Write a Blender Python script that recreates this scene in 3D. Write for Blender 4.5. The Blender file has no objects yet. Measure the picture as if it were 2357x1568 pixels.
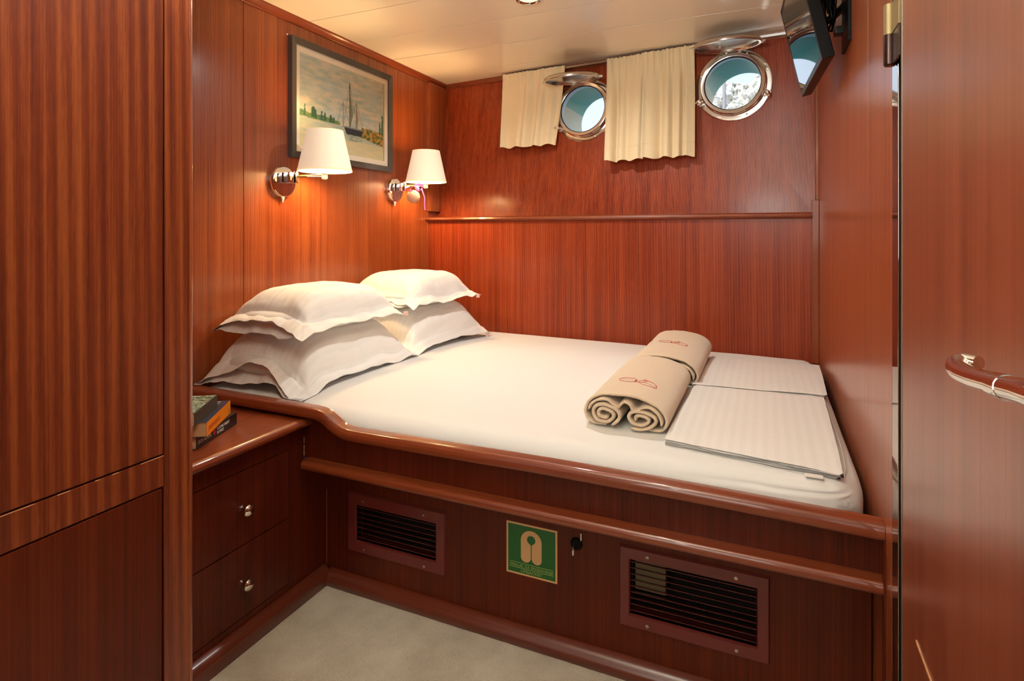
import bpy, bmesh, math, random
from mathutils import Vector, Matrix, noise, geometry

# ------------------------------------------------------------------ camera, world, lights, exposure
S = bpy.context.scene
COL = S.collection
YAW = math.atan(581.5 / 1322.7)
cam_d = bpy.data.cameras.new('camera')
cam = bpy.data.objects.new('camera', cam_d)
COL.objects.link(cam)
cam.location = (0, 0, 1.15)
cam.rotation_euler = (math.pi / 2, 0, YAW)
cam_d.sensor_width = 36
cam_d.lens = 1323 / 2357 * 36
cam_d.shift_y = -(784 - 531) / 2357
cam_d.clip_start = 0.02
cam_d.clip_end = 500
S.camera = cam

S.view_settings.view_transform = 'Standard'
S.view_settings.look = 'None'
S.view_settings.gamma = 1
S.view_settings.use_curve_mapping = False
S.view_settings.exposure = 0.15

world = bpy.data.worlds.new('sky')
S.world = world
world.use_nodes = True
wn = world.node_tree
wn.nodes.clear()
w_out = wn.nodes.new('ShaderNodeOutputWorld')
w_bg = wn.nodes.new('ShaderNodeBackground')
w_tc = wn.nodes.new('ShaderNodeTexCoord')
w_sep = wn.nodes.new('ShaderNodeSeparateXYZ')
w_cr = wn.nodes.new('ShaderNodeValToRGB')
w_cr.color_ramp.elements[0].color = (0.78, 0.89, 1.0, 1)
w_cr.color_ramp.elements[1].color = (0.28, 0.52, 0.95, 1)
w_cr.color_ramp.elements[1].position = 0.9
wn.links.new(w_tc.outputs['Generated'], w_sep.inputs[0])
wn.links.new(w_sep.outputs['Z'], w_cr.inputs['Fac'])
wn.links.new(w_cr.outputs['Color'], w_bg.inputs['Color'])
w_bg.inputs['Strength'].default_value = 1.25
wn.links.new(w_bg.outputs['Background'], w_out.inputs['Surface'])


def light(name, kind, loc, energy, color, rot=(0, 0, 0), **kw):
    d = bpy.data.lights.new(name, kind)
    d.energy = energy
    d.color = color
    for k, v in kw.items():
        setattr(d, k, v)
    o = bpy.data.objects.new(name, d)
    o.location = loc
    o.rotation_euler = rot
    COL.objects.link(o)
    return o


light('sun', 'SUN', (0, -10, 20), 4.0, (1, 0.95, 0.86), (math.radians(42), 0, math.radians(-25)), angle=0.01)
DL = [(-0.864, 2.132), (-0.45, 0.75), (-0.45, -0.45)]        # the ceiling's downlights
DLE = [42.0, 8.0, 9.0]
for (x, y), e in zip(DL, DLE):
    light('downlight_lamp', 'SPOT', (x, y, 2.070), e, (1.0, 0.98, 0.92), (0, 0, 0), spot_size=math.radians(165), spot_blend=0.7, shadow_soft_size=0.03)
# unseen area lamp, added as fill and aimed up at the ceiling
light('ceiling_fill', 'AREA', (-0.45, 0.35, 1.70), 24.0, (0.96, 1.0, 0.93), (math.radians(155), 0, 0), shape='RECTANGLE', size=0.35, size_y=0.35)
light('rear_fill', 'AREA', (-0.35, -1.12, 1.55), 11.0, (0.97, 1.0, 0.94), (math.radians(97), 0, 0),
      shape='RECTANGLE', size=0.8, size_y=1.1)  # added soft fill lamp behind the camera, out of view

# ------------------------------------------------------------------ helpers
R = random.Random(7)


def parent_origin(p):
    v = Vector((0, 0, 0))
    while p is not None:
        v += Vector(p.location)
        p = p.parent
    return v


def tag(o, label=None, cat=None, group=None, kind=None):
    if label: o['label'] = label
    if cat: o['category'] = cat
    if group: o['group'] = group
    if kind: o['kind'] = kind
    return o


def thing(name, loc, label, cat, group=None):
    o = bpy.data.objects.new(name, None)
    o.location = loc
    o.empty_display_size = 0.05
    COL.objects.link(o)
    return tag(o, label, cat, group)


def obj(name, verts, faces, mats, parent=None, smooth=False, mi=None, bevel=0, seg=2, auto=None):
    """world-space verts -> one mesh object, origin at the parent's origin (or at the mesh's base)"""
    if parent is not None:
        org = parent_origin(parent)
    else:
        xs = [v[0] for v in verts]; ys = [v[1] for v in verts]; zs = [v[2] for v in verts]
        org = Vector(((min(xs) + max(xs)) / 2, (min(ys) + max(ys)) / 2, min(zs)))
    m = bpy.data.meshes.new(name)
    m.from_pydata([tuple(Vector(v) - org) for v in verts], [], faces)
    if not isinstance(mats, (list, tuple)): mats = [mats]
    for k in mats: m.materials.append(k)
    bm = bmesh.new()
    bm.from_mesh(m)
    if mi:
        bm.faces.ensure_lookup_table()
        for f, i in zip(bm.faces, mi): f.material_index = i
    if bevel:
        es = [e for e in bm.edges if len(e.link_faces) == 2 and e.calc_face_angle(0) > 0.6]
        bmesh.ops.bevel(bm, geom=es, offset=bevel, segments=seg, profile=0.5, affect='EDGES', clamp_overlap=True)
    bmesh.ops.recalc_face_normals(bm, faces=bm.faces)
    if smooth:
        for f in bm.faces: f.smooth = True
        if auto:
            for e in bm.edges:
                if len(e.link_faces) == 2 and e.calc_face_angle(0) > auto: e.smooth = False
    bm.to_mesh(m)
    bm.free()
    o = bpy.data.objects.new(name, m)
    COL.objects.link(o)
    if parent is not None: o.parent = parent
    else: o.location = org
    if smooth and auto:
        wm = o.modifiers.new('weighted_normal', 'WEIGHTED_NORMAL')
        wm.keep_sharp = True
        wm.weight = 100
    return o


def box_vf(x0, x1, y0, y1, z0, z1):
    v = [(x0, y0, z0), (x1, y0, z0), (x1, y1, z0), (x0, y1, z0), (x0, y0, z1), (x1, y0, z1), (x1, y1, z1), (x0, y1, z1)]
    f = [(0, 3, 2, 1), (4, 5, 6, 7), (0, 1, 5, 4), (1, 2, 6, 5), (2, 3, 7, 6), (3, 0, 4, 7)]
    return v, f


def box(name, x0, x1, y0, y1, z0, z1, mat, parent=None, bevel=0.0015, seg=2):
    v, f = box_vf(x0, x1, y0, y1, z0, z1)
    return obj(name, v, f, mat, parent, bevel=bevel, seg=seg, smooth=bool(bevel), auto=0.7)


def join(parts):
    V, F = [], []
    for v, f in parts:
        n = len(V)
        V += list(v)
        F += [tuple(i + n for i in q) for q in f]
    return V, F


def tube_vf(path, r, n=10, closed=False):
    path = [Vector(p) for p in path]
    V, F = [], []
    N = len(path)
    up = Vector((0, 0, 1))
    for i, p in enumerate(path):
        if closed: t = path[(i + 1) % N] - path[i - 1]
        else: t = path[min(i + 1, N - 1)] - path[max(i - 1, 0)]
        t.normalize()
        if i == 0:
            a = t.cross(up)
            if a.length < 0.1: a = t.cross(Vector((1, 0, 0)))
            a.normalize()
        else:
            a = (a - t * a.dot(t)).normalized()
        b = t.cross(a)
        rr = r[i] if isinstance(r, (list, tuple)) else r
        for k in range(n):
            w = 2 * math.pi * k / n
            V.append(tuple(p + (a * math.cos(w) + b * math.sin(w)) * rr))
    M = N if closed else N - 1
    for i in range(M):
        for k in range(n):
            j = (i + 1) % N
            F.append((i * n + k, i * n + (k + 1) % n, j * n + (k + 1) % n, j * n + k))
    if not closed:
        F.append(tuple(range(n - 1, -1, -1)))
        F.append(tuple((N - 1) * n + k for k in range(n)))
    return V, F


def tube(name, path, r, mat, parent=None, n=10, closed=False):
    v, f = tube_vf(path, r, n, closed)
    return obj(name, v, f, mat, parent, smooth=True, auto=1.0)


def lathe_vf(prof, c, axis=(0, 0, 1), n=32, cap=True):
    """prof: (radius, distance along axis)"""
    ax = Vector(axis).normalized()
    a = ax.cross(Vector((0, 0, 1)))
    if a.length < 0.05: a = Vector((1, 0, 0))
    a.normalize()
    b = ax.cross(a)
    c = Vector(c)
    V, F = [], []
    for (r, h) in prof:
        for k in range(n):
            w = 2 * math.pi * k / n
            V.append(tuple(c + ax * h + (a * math.cos(w) + b * math.sin(w)) * max(r, 1e-5)))
    for i in range(len(prof) - 1):
        for k in range(n):
            F.append((i * n + k, i * n + (k + 1) % n, (i + 1) * n + (k + 1) % n, (i + 1) * n + k))
    if cap:
        F.append(tuple(range(n - 1, -1, -1)))
        F.append(tuple((len(prof) - 1) * n + k for k in range(n)))
    return V, F


def lathe(name, prof, c, axis, mat, parent=None, n=32, cap=True, auto=0.6):
    v, f = lathe_vf(prof, c, axis, n, cap)
    return obj(name, v, f, mat, parent, smooth=True, auto=auto)


def sweep_vf(path, prof, side):
    """path in a plane whose normal is `side`; prof = (s, n): s along side, n along the in-plane normal"""
    side = Vector(side).normalized()
    path = [Vector(p) for p in path]
    V, F = [], []
    N, M = len(path), len(prof)
    for i, p in enumerate(path):
        t = (path[min(i + 1, N - 1)] - path[max(i - 1, 0)]).normalized()
        nn = t.cross(side)
        if nn.z < -1e-6: nn = -nn
        for s, h in prof:
            V.append(tuple(p + side * s + nn * h))
    for i in range(N - 1):
        for k in range(M):
            F.append((i * M + k, i * M + (k + 1) % M, (i + 1) * M + (k + 1) % M, (i + 1) * M + k))
    F.append(tuple(range(M)))
    F.append(tuple((N - 1) * M + k for k in range(M - 1, -1, -1)))
    return V, F


def sweep(name, path, prof, side, mat, parent=None, smooth=True):
    v, f = sweep_vf(path, prof, side)
    return obj(name, v, f, mat, parent, smooth=smooth, auto=0.75)


def rounded(w, h, r, n=5, corners=(1, 1, 1, 1)):
    """closed rounded rectangle 0..w x 0..h; corners: bl, br, tr, tl"""
    pts = []
    for (cx, cy, a0, on, px, py) in ((r, r, 180, corners[0], 0, 0), (w - r, r, 270, corners[1], w, 0),
                                     (w - r, h - r, 0, corners[2], w, h), (r, h - r, 90, corners[3], 0, h)):
        if not on:
            pts.append((px, py))
            continue
        for i in range(n + 1):
            a = math.radians(a0 + 90 * i / n)
            pts.append((cx + r * math.cos(a), cy + r * math.sin(a)))
    return pts


def plate_vf(outer, holes, mp, thick):
    """flat polygon with holes (u,v) -> mp(u,v,w), thickness from w=0 (front) to w=thick"""
    def prep(loop):
        out = []
        for i, p in enumerate(loop):
            out.append(Vector(p))
        return out
    loops = [prep(outer)] + [prep(h) for h in holes]
    pts, faces_in = [], []
    for L in loops:
        n = len(pts)
        pts += L
        faces_in.append(list(range(n, n + len(L))))
    edges = []
    for fl in faces_in:
        edges += [(fl[i], fl[(i + 1) % len(fl)]) for i in range(len(fl))]
    vo, eo, fo, ov, oe, of = geometry.delaunay_2d_cdt(pts, edges, [], 0, 1e-7)

    def inside(p, loop):
        c = False
        j = len(loop) - 1
        for i in range(len(loop)):
            a, b = loop[i], loop[j]
            if (a.y > p.y) != (b.y > p.y) and p.x < (b.x - a.x) * (p.y - a.y) / (b.y - a.y) + a.x: c = not c
            j = i
        return c
    F = []
    for f in fo:
        cc = sum((vo[i] for i in f), Vector((0, 0))) / len(f)
        if inside(cc, loops[0]) and not any(inside(cc, h) for h in loops[1:]): F.append(tuple(f))
    n = len(vo)
    V = [mp(p.x, p.y, 0) for p in vo] + [mp(p.x, p.y, thick) for p in vo]
    cnt = {}
    for f in F:
        for i in range(len(f)):
            a, b = f[i], f[(i + 1) % len(f)]
            k = (min(a, b), max(a, b))
            cnt.setdefault(k, []).append((a, b))
    FF = list(F) + [tuple(i + n for i in reversed(f)) for f in F]
    for k, l in cnt.items():
        if len(l) == 1:
            a, b = l[0]
            FF.append((a, b, b + n, a + n))
    return V, FF


def plate(name, outer, holes, mp, thick, mat, parent=None):
    v, f = plate_vf(outer, holes, mp, thick)
    return obj(name, v, f, mat, parent)


def circle(cx, cy, r, n=48, a0=0):
    return [(cx + r * math.cos(a0 + 2 * math.pi * i / n), cy + r * math.sin(a0 + 2 * math.pi * i / n)) for i in range(n)]


def text(name, s, size, mtx, mat, parent, extrude=0.0002, align='LEFT', xs=1.0, bold=0.0):
    c = bpy.data.curves.new(name, 'FONT')
    c.body = s
    c.size = size
    c.extrude = extrude
    c.offset = bold
    c.align_x = align
    c.resolution_u = 3
    t = bpy.data.objects.new(name, c)
    COL.objects.link(t)
    bpy.context.view_layer.update()
    dg = bpy.context.evaluated_depsgraph_get()
    me = bpy.data.meshes.new_from_object(t.evaluated_get(dg))
    bpy.data.objects.remove(t)
    org = parent_origin(parent)
    me.transform(Matrix.Translation(-org) @ mtx @ Matrix.Diagonal((xs, 1, 1, 1)))
    me.materials.clear()
    me.materials.append(mat)
    o = bpy.data.objects.new(name, me)
    COL.objects.link(o)
    o.parent = parent
    return o


def frame_m(o, x, y):
    """matrix with origin o, x and y axes (world)"""
    x = Vector(x).normalized(); y = Vector(y).normalized(); z = x.cross(y)
    m = Matrix((x, y, z)).transposed().to_4x4()
    m.translation = Vector(o)
    return m


def fbm(x, y, z=0.0, o=3):
    return noise.fractal(Vector((x, y, z)), 1.0, 2.0, o)


def sm(a, b, x):
    t = max(0.0, min(1.0, (x - a) / (b - a)))
    return t * t * (3 - 2 * t)


# ------------------------------------------------------------------ materials
def srgb(r, g, b):
    def f(c):
        c /= 255
        return c / 12.92 if c <= 0.04045 else ((c + 0.055) / 1.055) ** 2.4
    return (f(r), f(g), f(b), 1)


def base_mat(name):
    m = bpy.data.materials.new(name)
    m.use_nodes = True
    nt = m.node_tree
    b = nt.nodes['Principled BSDF']
    return m, nt, b


def add_bump(nt, b, scale, strength, dist, stretch=(1, 1, 1), detail=3):
    tc = nt.nodes.new('ShaderNodeTexCoord')
    mp = nt.nodes.new('ShaderNodeMapping')
    mp.inputs['Scale'].default_value = stretch
    n = nt.nodes.new('ShaderNodeTexNoise')
    n.inputs['Scale'].default_value = scale
    n.inputs['Detail'].default_value = detail
    bp = nt.nodes.new('ShaderNodeBump')
    bp.inputs['Strength'].default_value = strength
    bp.inputs['Distance'].default_value = dist
    nt.links.new(tc.outputs['Object'], mp.inputs[0])
    nt.links.new(mp.outputs[0], n.inputs['Vector'])
    nt.links.new(n.outputs['Fac'], bp.inputs['Height'])
    nt.links.new(bp.outputs[0], b.inputs['Normal'])
    return n


def plain(name, col, rough=0.5, metal=0.0, bump=None, coat=0.0, spec=0.5):
    m, nt, b = base_mat(name)
    b.inputs['Base Color'].default_value = col
    b.inputs['Roughness'].default_value = rough
    b.inputs['Metallic'].default_value = metal
    b.inputs['Coat Weight'].default_value = coat
    b.inputs['Coat Roughness'].default_value = 0.1
    b.inputs['Specular IOR Level'].default_value = spec
    if bump: add_bump(nt, b, *bump)
    return m


def wood(name, axis='Z', dark=(0.14, 0.023, 0.006), mid=(0.27, 0.056, 0.013), lightc=(0.40, 0.110, 0.026), rough=0.4,
         coat=0.45, coat_rough=0.2, ribbon=1.0, scale=1.0, gloss_bump=0.02, seed=0.0, wave=None, spec=0.4):
    m, nt, b = base_mat(name)
    L = nt.links.new
    tc = nt.nodes.new('ShaderNodeTexCoord')

    def nz(sc, stretch, detail=3.0, dist=0.0, rough_=0.5, off=0.0):
        mp = nt.nodes.new('ShaderNodeMapping')
        s = [1.0, 1.0, 1.0]
        s['XYZ'.index(axis)] = stretch
        mp.inputs['Scale'].default_value = s
        mp.inputs['Location'].default_value = (seed + off, seed * 1.7 + off, seed * 0.6)
        n = nt.nodes.new('ShaderNodeTexNoise')
        n.inputs['Scale'].default_value = sc * scale
        n.inputs['Detail'].default_value = detail
        n.inputs['Roughness'].default_value = rough_
        n.inputs['Distortion'].default_value = dist
        L(tc.outputs['Object'], mp.inputs[0])
        L(mp.outputs[0], n.inputs['Vector'])
        return n.outputs['Fac']

    def mth(op, a, b_):
        n = nt.nodes.new('ShaderNodeMath')
        n.operation = op
        for i, q in enumerate((a, b_)):
            if isinstance(q, (int, float)): n.inputs[i].default_value = q
            else: L(q, n.inputs[i])
        return n.outputs[0]
    broad = nz(5, 0.03, 2)
    rib = nz(46, 0.018, 2, 0.05)
    fine = nz(230, 0.006, 3, 0.0, 0.6)
    pore = nz(900, 0.03, 2, 0.0, 0.5, 3.0)
    fl = nz(60, 0.35, 3, 0.0, 0.6, 9.0)
    v = mth('MULTIPLY', mth('SUBTRACT', rib, 0.5), 0.9 * ribbon)
    v = mth('ADD', v, mth('MULTIPLY', mth('SUBTRACT', fine, 0.5), 0.9))
    v = mth('ADD', v, mth('MULTIPLY', mth('SUBTRACT', broad, 0.5), 0.45))
    v = mth('ADD', v, mth('MULTIPLY', mth('SUBTRACT', pore, 0.5), 0.35))
    v = mth('ADD', v, mth('MULTIPLY', mth('SUBTRACT', fl, 0.5), 0.12 * ribbon))
    v = mth('ADD', v, 0.5)
    if wave:                          # ribbon-striped figure of quarter-cut veneer
        mp = nt.nodes.new('ShaderNodeMapping')
        s = [1.0, 1.0, 1.0]
        s['XYZ'.index(axis)] = 0.02
        mp.inputs['Scale'].default_value = s
        wv = nt.nodes.new('ShaderNodeTexWave')
        wv.bands_direction = 'DIAGONAL'
        wv.inputs['Scale'].default_value = wave[0]
        wv.inputs['Distortion'].default_value = 2.5
        wv.inputs['Detail'].default_value = 2
        wv.inputs['Detail Scale'].default_value = 0.35
        L(tc.outputs['Object'], mp.inputs[0])
        L(mp.outputs[0], wv.inputs['Vector'])
        fade = nz(2.2, 0.5, 2, 0.0, 0.5, 17.0)
        v = mth('ADD', v, mth('MULTIPLY', mth('MULTIPLY', mth('SUBTRACT', wv.outputs['Fac'], 0.5), fade), wave[1]))
        fleck = nz(260, 0.12, 2, 0.0, 0.6, 31.0)
        v = mth('ADD', v, mth('MULTIPLY', mth('SUBTRACT', fleck, 0.5), 0.5 * wave[1]))
    cr = nt.nodes.new('ShaderNodeValToRGB')
    e = cr.color_ramp.elements
    e[0].position = 0.12; e[0].color = (*dark, 1)
    e[1].position = 0.9; e[1].color = (*lightc, 1)
    k = e.new(0.5); k.color = (*mid, 1)
    L(v, cr.inputs['Fac'])
    L(cr.outputs[0], b.inputs['Base Color'])
    b.inputs['Roughness'].default_value = rough
    b.inputs['Specular IOR Level'].default_value = spec
    b.inputs['Coat Weight'].default_value = coat
    b.inputs['Coat Roughness'].default_value = coat_rough
    bp = nt.nodes.new('ShaderNodeBump')
    bp.inputs['Strength'].default_value = gloss_bump * 6
    bp.inputs['Distance'].default_value = 0.0006
    L(fine, bp.inputs['Height'])
    L(bp.outputs[0], b.inputs['Normal'])
    return m


def fabric(name, col, rough=0.85, weave=900, bump=0.15, stripe=None, sheen=0.2, wrinkle=0.0, wscale=12):
    m, nt, b = base_mat(name)
    L = nt.links.new
    b.inputs['Base Color'].default_value = col
    b.inputs['Roughness'].default_value = rough
    b.inputs['Specular IOR Level'].default_value = 0.2
    b.inputs['Sheen Weight'].default_value = sheen
    tc = nt.nodes.new('ShaderNodeTexCoord')
    n = nt.nodes.new('ShaderNodeTexNoise')
    n.inputs['Scale'].default_value = weave
    L(tc.outputs['Object'], n.inputs['Vector'])
    bp = nt.nodes.new('ShaderNodeBump')
    bp.inputs['Strength'].default_value = bump
    bp.inputs['Distance'].default_value = 0.0008
    L(n.outputs['Fac'], bp.inputs['Height'])
    last = bp
    if wrinkle:
        n2 = nt.nodes.new('ShaderNodeTexNoise')
        n2.inputs['Scale'].default_value = wscale
        n2.inputs['Detail'].default_value = 3
        n2.inputs['Distortion'].default_value = 1.2
        L(tc.outputs['Object'], n2.inputs['Vector'])
        b2 = nt.nodes.new('ShaderNodeBump')
        b2.inputs['Strength'].default_value = wrinkle
        b2.inputs['Distance'].default_value = 0.01
        L(n2.outputs['Fac'], b2.inputs['Height'])
        L(bp.outputs[0], b2.inputs['Normal'])
        last = b2
    L(last.outputs[0], b.inputs['Normal'])
    if stripe:
        ax, freq, c2, r2 = stripe
        sp = nt.nodes.new('ShaderNodeSeparateXYZ')
        L(tc.outputs['Object'], sp.inputs[0])
        s = nt.nodes.new('ShaderNodeMath'); s.operation = 'MULTIPLY'; s.inputs[1].default_value = freq * 2 * math.pi
        L(sp.outputs['XYZ'.index(ax)], s.inputs[0])
        q = nt.nodes.new('ShaderNodeMath'); q.operation = 'SINE'
        L(s.outputs[0], q.inputs[0])
        g = nt.nodes.new('ShaderNodeMapRange')
        g.inputs['From Min'].default_value = -0.15; g.inputs['From Max'].default_value = 0.15
        L(q.outputs[0], g.inputs['Value'])
        mx = nt.nodes.new('ShaderNodeMix'); mx.data_type = 'RGBA'
        mx.inputs['A'].default_value = col
        mx.inputs['B'].default_value = c2
        L(g.outputs[0], mx.inputs['Factor'])
        L(mx.outputs['Result'], b.inputs['Base Color'])
        mr = nt.nodes.new('ShaderNodeMapRange')
        mr.inputs['To Min'].default_value = rough; mr.inputs['To Max'].default_value = r2
        L(g.outputs[0], mr.inputs['Value'])
        L(mr.outputs[0], b.inputs['Roughness'])
    return m


def vcol_mat(name, rough=0.4, coat=0.0):
    m, nt, b = base_mat(name)
    a = nt.nodes.new('ShaderNodeVertexColor')
    a.layer_name = 'col'
    nt.links.new(a.outputs['Color'], b.inputs['Base Color'])
    b.inputs['Roughness'].default_value = rough
    b.inputs['Coat Weight'].default_value = coat
    b.inputs['Coat Roughness'].default_value = 0.03
    return m


def glass_mat(name, tint=(1, 1, 1, 1), ior=1.45):
    m = bpy.data.materials.new(name)
    m.use_nodes = True
    nt = m.node_tree
    nt.nodes.clear()
    o = nt.nodes.new('ShaderNodeOutputMaterial')
    t = nt.nodes.new('ShaderNodeBsdfTransparent'); t.inputs[0].default_value = tint
    g = nt.nodes.new('ShaderNodeBsdfGlossy'); g.inputs['Roughness'].default_value = 0.01
    f = nt.nodes.new('ShaderNodeFresnel'); f.inputs[0].default_value = ior
    x = nt.nodes.new('ShaderNodeMixShader')
    nt.links.new(f.outputs[0], x.inputs[0]); nt.links.new(t.outputs[0], x.inputs[1])
    nt.links.new(g.outputs[0], x.inputs[2]); nt.links.new(x.outputs[0], o.inputs[0])
    return m


def emit_mat(name, col, strength, base=None):
    m, nt, b = base_mat(name)
    b.inputs['Base Color'].default_value = base or col
    b.inputs['Emission Color'].default_value = col
    b.inputs['Emission Strength'].default_value = strength
    b.inputs['Roughness'].default_value = 0.8
    return m


W_WALL = wood('mahogany_veneer', 'Z', ribbon=0.8, wave=(60, 0.2))
W_WALL2 = wood('mahogany_veneer_back', 'Z', seed=4.3, ribbon=0.9, wave=(52, 0.35), dark=(0.13, 0.016, 0.004), mid=(0.27, 0.038, 0.009), lightc=(0.38, 0.072, 0.017), spec=0.25, coat=0.28)
W_RIGHT = wood('mahogany_veneer_right', 'Z', seed=9.1, ribbon=0.6, dark=(0.19, 0.034, 0.009), mid=(0.34, 0.076, 0.019), lightc=(0.48, 0.135, 0.036), coat=0.75, coat_rough=0.2)
W_DOOR = wood('mahogany_veneer_door', 'Z', seed=13.7, ribbon=0.7, coat=0.8, coat_rough=0.3, dark=(0.12, 0.022, 0.009), mid=(0.24, 0.055, 0.02), lightc=(0.34, 0.09, 0.035))
W_CAB = wood('mahogany_veneer_wardrobe', 'Z', seed=21.0, ribbon=0.5, wave=(26, 0.6), dark=(0.07, 0.010, 0.003), mid=(0.165, 0.027, 0.007), lightc=(0.30, 0.074, 0.016), coat=0.35)
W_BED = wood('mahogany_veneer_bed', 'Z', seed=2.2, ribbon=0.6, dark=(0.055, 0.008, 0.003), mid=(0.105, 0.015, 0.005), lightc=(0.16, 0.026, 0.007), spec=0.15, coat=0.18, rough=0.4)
W_RAILX = wood('mahogany_solid_x', 'X', ribbon=0.35, dark=(0.10, 0.016, 0.005), mid=(0.21, 0.038, 0.010), lightc=(0.34, 0.082, 0.02), coat=0.7, coat_rough=0.07)
W_RAILY = wood('mahogany_solid_y', 'Y', ribbon=0.35, seed=5.0, dark=(0.11, 0.018, 0.005), mid=(0.22, 0.04, 0.011), lightc=(0.34, 0.082, 0.02), coat=0.7, coat_rough=0.07)
W_SKX = wood('mahogany_skirting_x', 'X', ribbon=0.3, seed=8.0, dark=(0.08, 0.014, 0.006), mid=(0.14, 0.024, 0.009), lightc=(0.2, 0.04, 0.014), coat=0.6)
W_SKY = wood('mahogany_skirting_y', 'Y', ribbon=0.3, seed=8.5, dark=(0.08, 0.014, 0.006), mid=(0.14, 0.024, 0.009), lightc=(0.2, 0.04, 0.014), coat=0.6)
W_TRIMZ = wood('mahogany_solid_z', 'Z', ribbon=0.3, seed=6.0, coat=0.8, coat_rough=0.1)
M_CEIL = plain('ceiling_laminate', srgb(240, 226, 202), 0.35, coat=0.4, spec=0.5)
M_CEIL.node_tree.nodes['Principled BSDF'].inputs['Coat Roughness'].default_value = 0.13
M_GAP = plain('ceiling_joint', srgb(120, 110, 95), 0.6)
M_SHADOW = plain('dark_void', (0.01, 0.006, 0.004, 1), 0.9)
M_STEEL = plain('polished_stainless', (0.78, 0.75, 0.72, 1), 0.11, 1.0)
M_STEEL2 = plain('brushed_stainless', (0.62, 0.6, 0.57, 1), 0.22, 1.0)
M_EDGE = plain('dull_steel_edging', (0.3, 0.28, 0.24, 1), 0.45, 1.0)
M_CHROME = plain('chrome', (0.8, 0.77, 0.72, 1), 0.05, 1.0)
M_MIRRORSTRIP = plain('mirror_polished_strip', (0.45, 0.4, 0.37, 1), 0.04, 1.0)
M_BRASS = plain('worn_brass', (0.30, 0.225, 0.115, 1), 0.5, 1.0, bump=(900, 0.6, 0.0006))
M_BRONZE = plain('dark_bronze', (0.05, 0.025, 0.02, 1), 0.25, 0.7)
M_BLACK = plain('black_plastic', (0.003, 0.003, 0.0033, 1), 0.3, spec=0.12)
M_SCREEN = plain('black_screen_glass', (0.004, 0.004, 0.005, 1), 0.03, 0.0, coat=1.0, spec=1.0)
M_SCREEN.node_tree.nodes['Principled BSDF'].inputs['Coat Roughness'].default_value = 0.01
M_SCREEN.node_tree.nodes['Principled BSDF'].inputs['IOR'].default_value = 2.4
M_SHEET = fabric('white_cotton', srgb(228, 229, 228), 0.8, 700, 0.05, wrinkle=0.05, wscale=5)
M_CASE = fabric('white_pillow_cotton', srgb(245, 245, 243), 0.75, 700, 0.06, stripe=('X', 40, srgb(241, 241, 238), 0.62), wrinkle=0.14, wscale=14)
M_FOLD = fabric('white_sateen_stripe', srgb(232, 232, 230), 0.7, 700, 0.05, stripe=('X', 38, srgb(229, 228, 225), 0.62), wrinkle=0.10, wscale=14)
M_TOWEL = fabric('beige_terry', srgb(232, 212, 184), 0.95, 1300, 1.0, sheen=0.5, wrinkle=0.15, wscale=30)
M_TOWEL2 = fabric('beige_waffle', srgb(224, 203, 175), 0.95, 420, 0.8, sheen=0.4, wrinkle=0.3, wscale=40)
M_THREAD = plain('red_thread', srgb(196, 60, 60), 0.6)
M_TAGPINK = fabric('pale_pink_tape', srgb(240, 205, 198), 0.7)
M_WHITE = plain('white_plastic', srgb(236, 232, 224), 0.4)
M_CURTAIN = fabric('beige_linen', srgb(230, 208, 168), 0.85, 1100, 0.25, sheen=0.3)
M_CARPET = None
M_TEAL = plain('teal_hull_paint', (0.19, 0.55, 0.42, 1), 0.35)
M_CREAM = plain('cream_hull_paint', (0.8, 0.72, 0.5, 1), 0.35)
M_HULLW = plain('white_hull_paint', (0.75, 0.8, 0.86, 1), 0.3)
M_GLASS = glass_mat('window_glass')
M_VENT = plain('maroon_painted_metal', (0.15, 0.02, 0.016, 1), 0.35, 0.0, coat=0.3)
M_VENTS = plain('maroon_painted_slat', (0.1, 0.014, 0.01, 1), 0.35)
M_SCREWM = plain('screw_metal', (0.6, 0.55, 0.48, 1), 0.25, 1.0)
M_SIGNP = plain('photoluminescent_cream', srgb(224, 178, 122), 0.35)
M_SIGNG = plain('safety_green', srgb(26, 104, 40), 0.35)
M_SIGNT = plain('sign_text_green', srgb(150, 176, 96), 0.4)
M_FRAME = plain('charcoal_frame', (0.05, 0.043, 0.04, 1), 0.25, coat=0.5)
M_MATB = plain('cream_mat_board', srgb(246, 232, 208), 0.8)
M_PAGE = plain('book_pages', srgb(226, 192, 148), 0.85, bump=(900, 0.5, 0.0006, (0.05, 0.05, 1)))
M_ORANGE = plain('orange_cover', srgb(240, 140, 20), 0.35)
M_NAVY = plain('navy_cover', srgb(32, 44, 72), 0.35)
M_BLKCOV = plain('black_cover', (0.012, 0.012, 0.012, 1), 0.3)
M_GRNCOV = plain('dark_green_cover', srgb(52, 44, 34), 0.35)
M_YEL = plain('yellow_print', srgb(240, 190, 70), 0.4)
M_PRWHITE = plain('white_print', srgb(225, 225, 220), 0.4)
M_PRRED = plain('red_print', srgb(190, 28, 30), 0.4)
M_PRBRICK = plain('brick_print', srgb(190, 72, 30), 0.4)
M_LILAC = plain('lilac_ribbon', srgb(186, 120, 214), 0.35)
M_WICKER = plain('lavender_ball', srgb(206, 160, 140), 0.8, bump=(160, 1.0, 0.004))
M_PIPE = plain('pale_pipe_lagging', srgb(150, 130, 90), 0.7)


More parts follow.
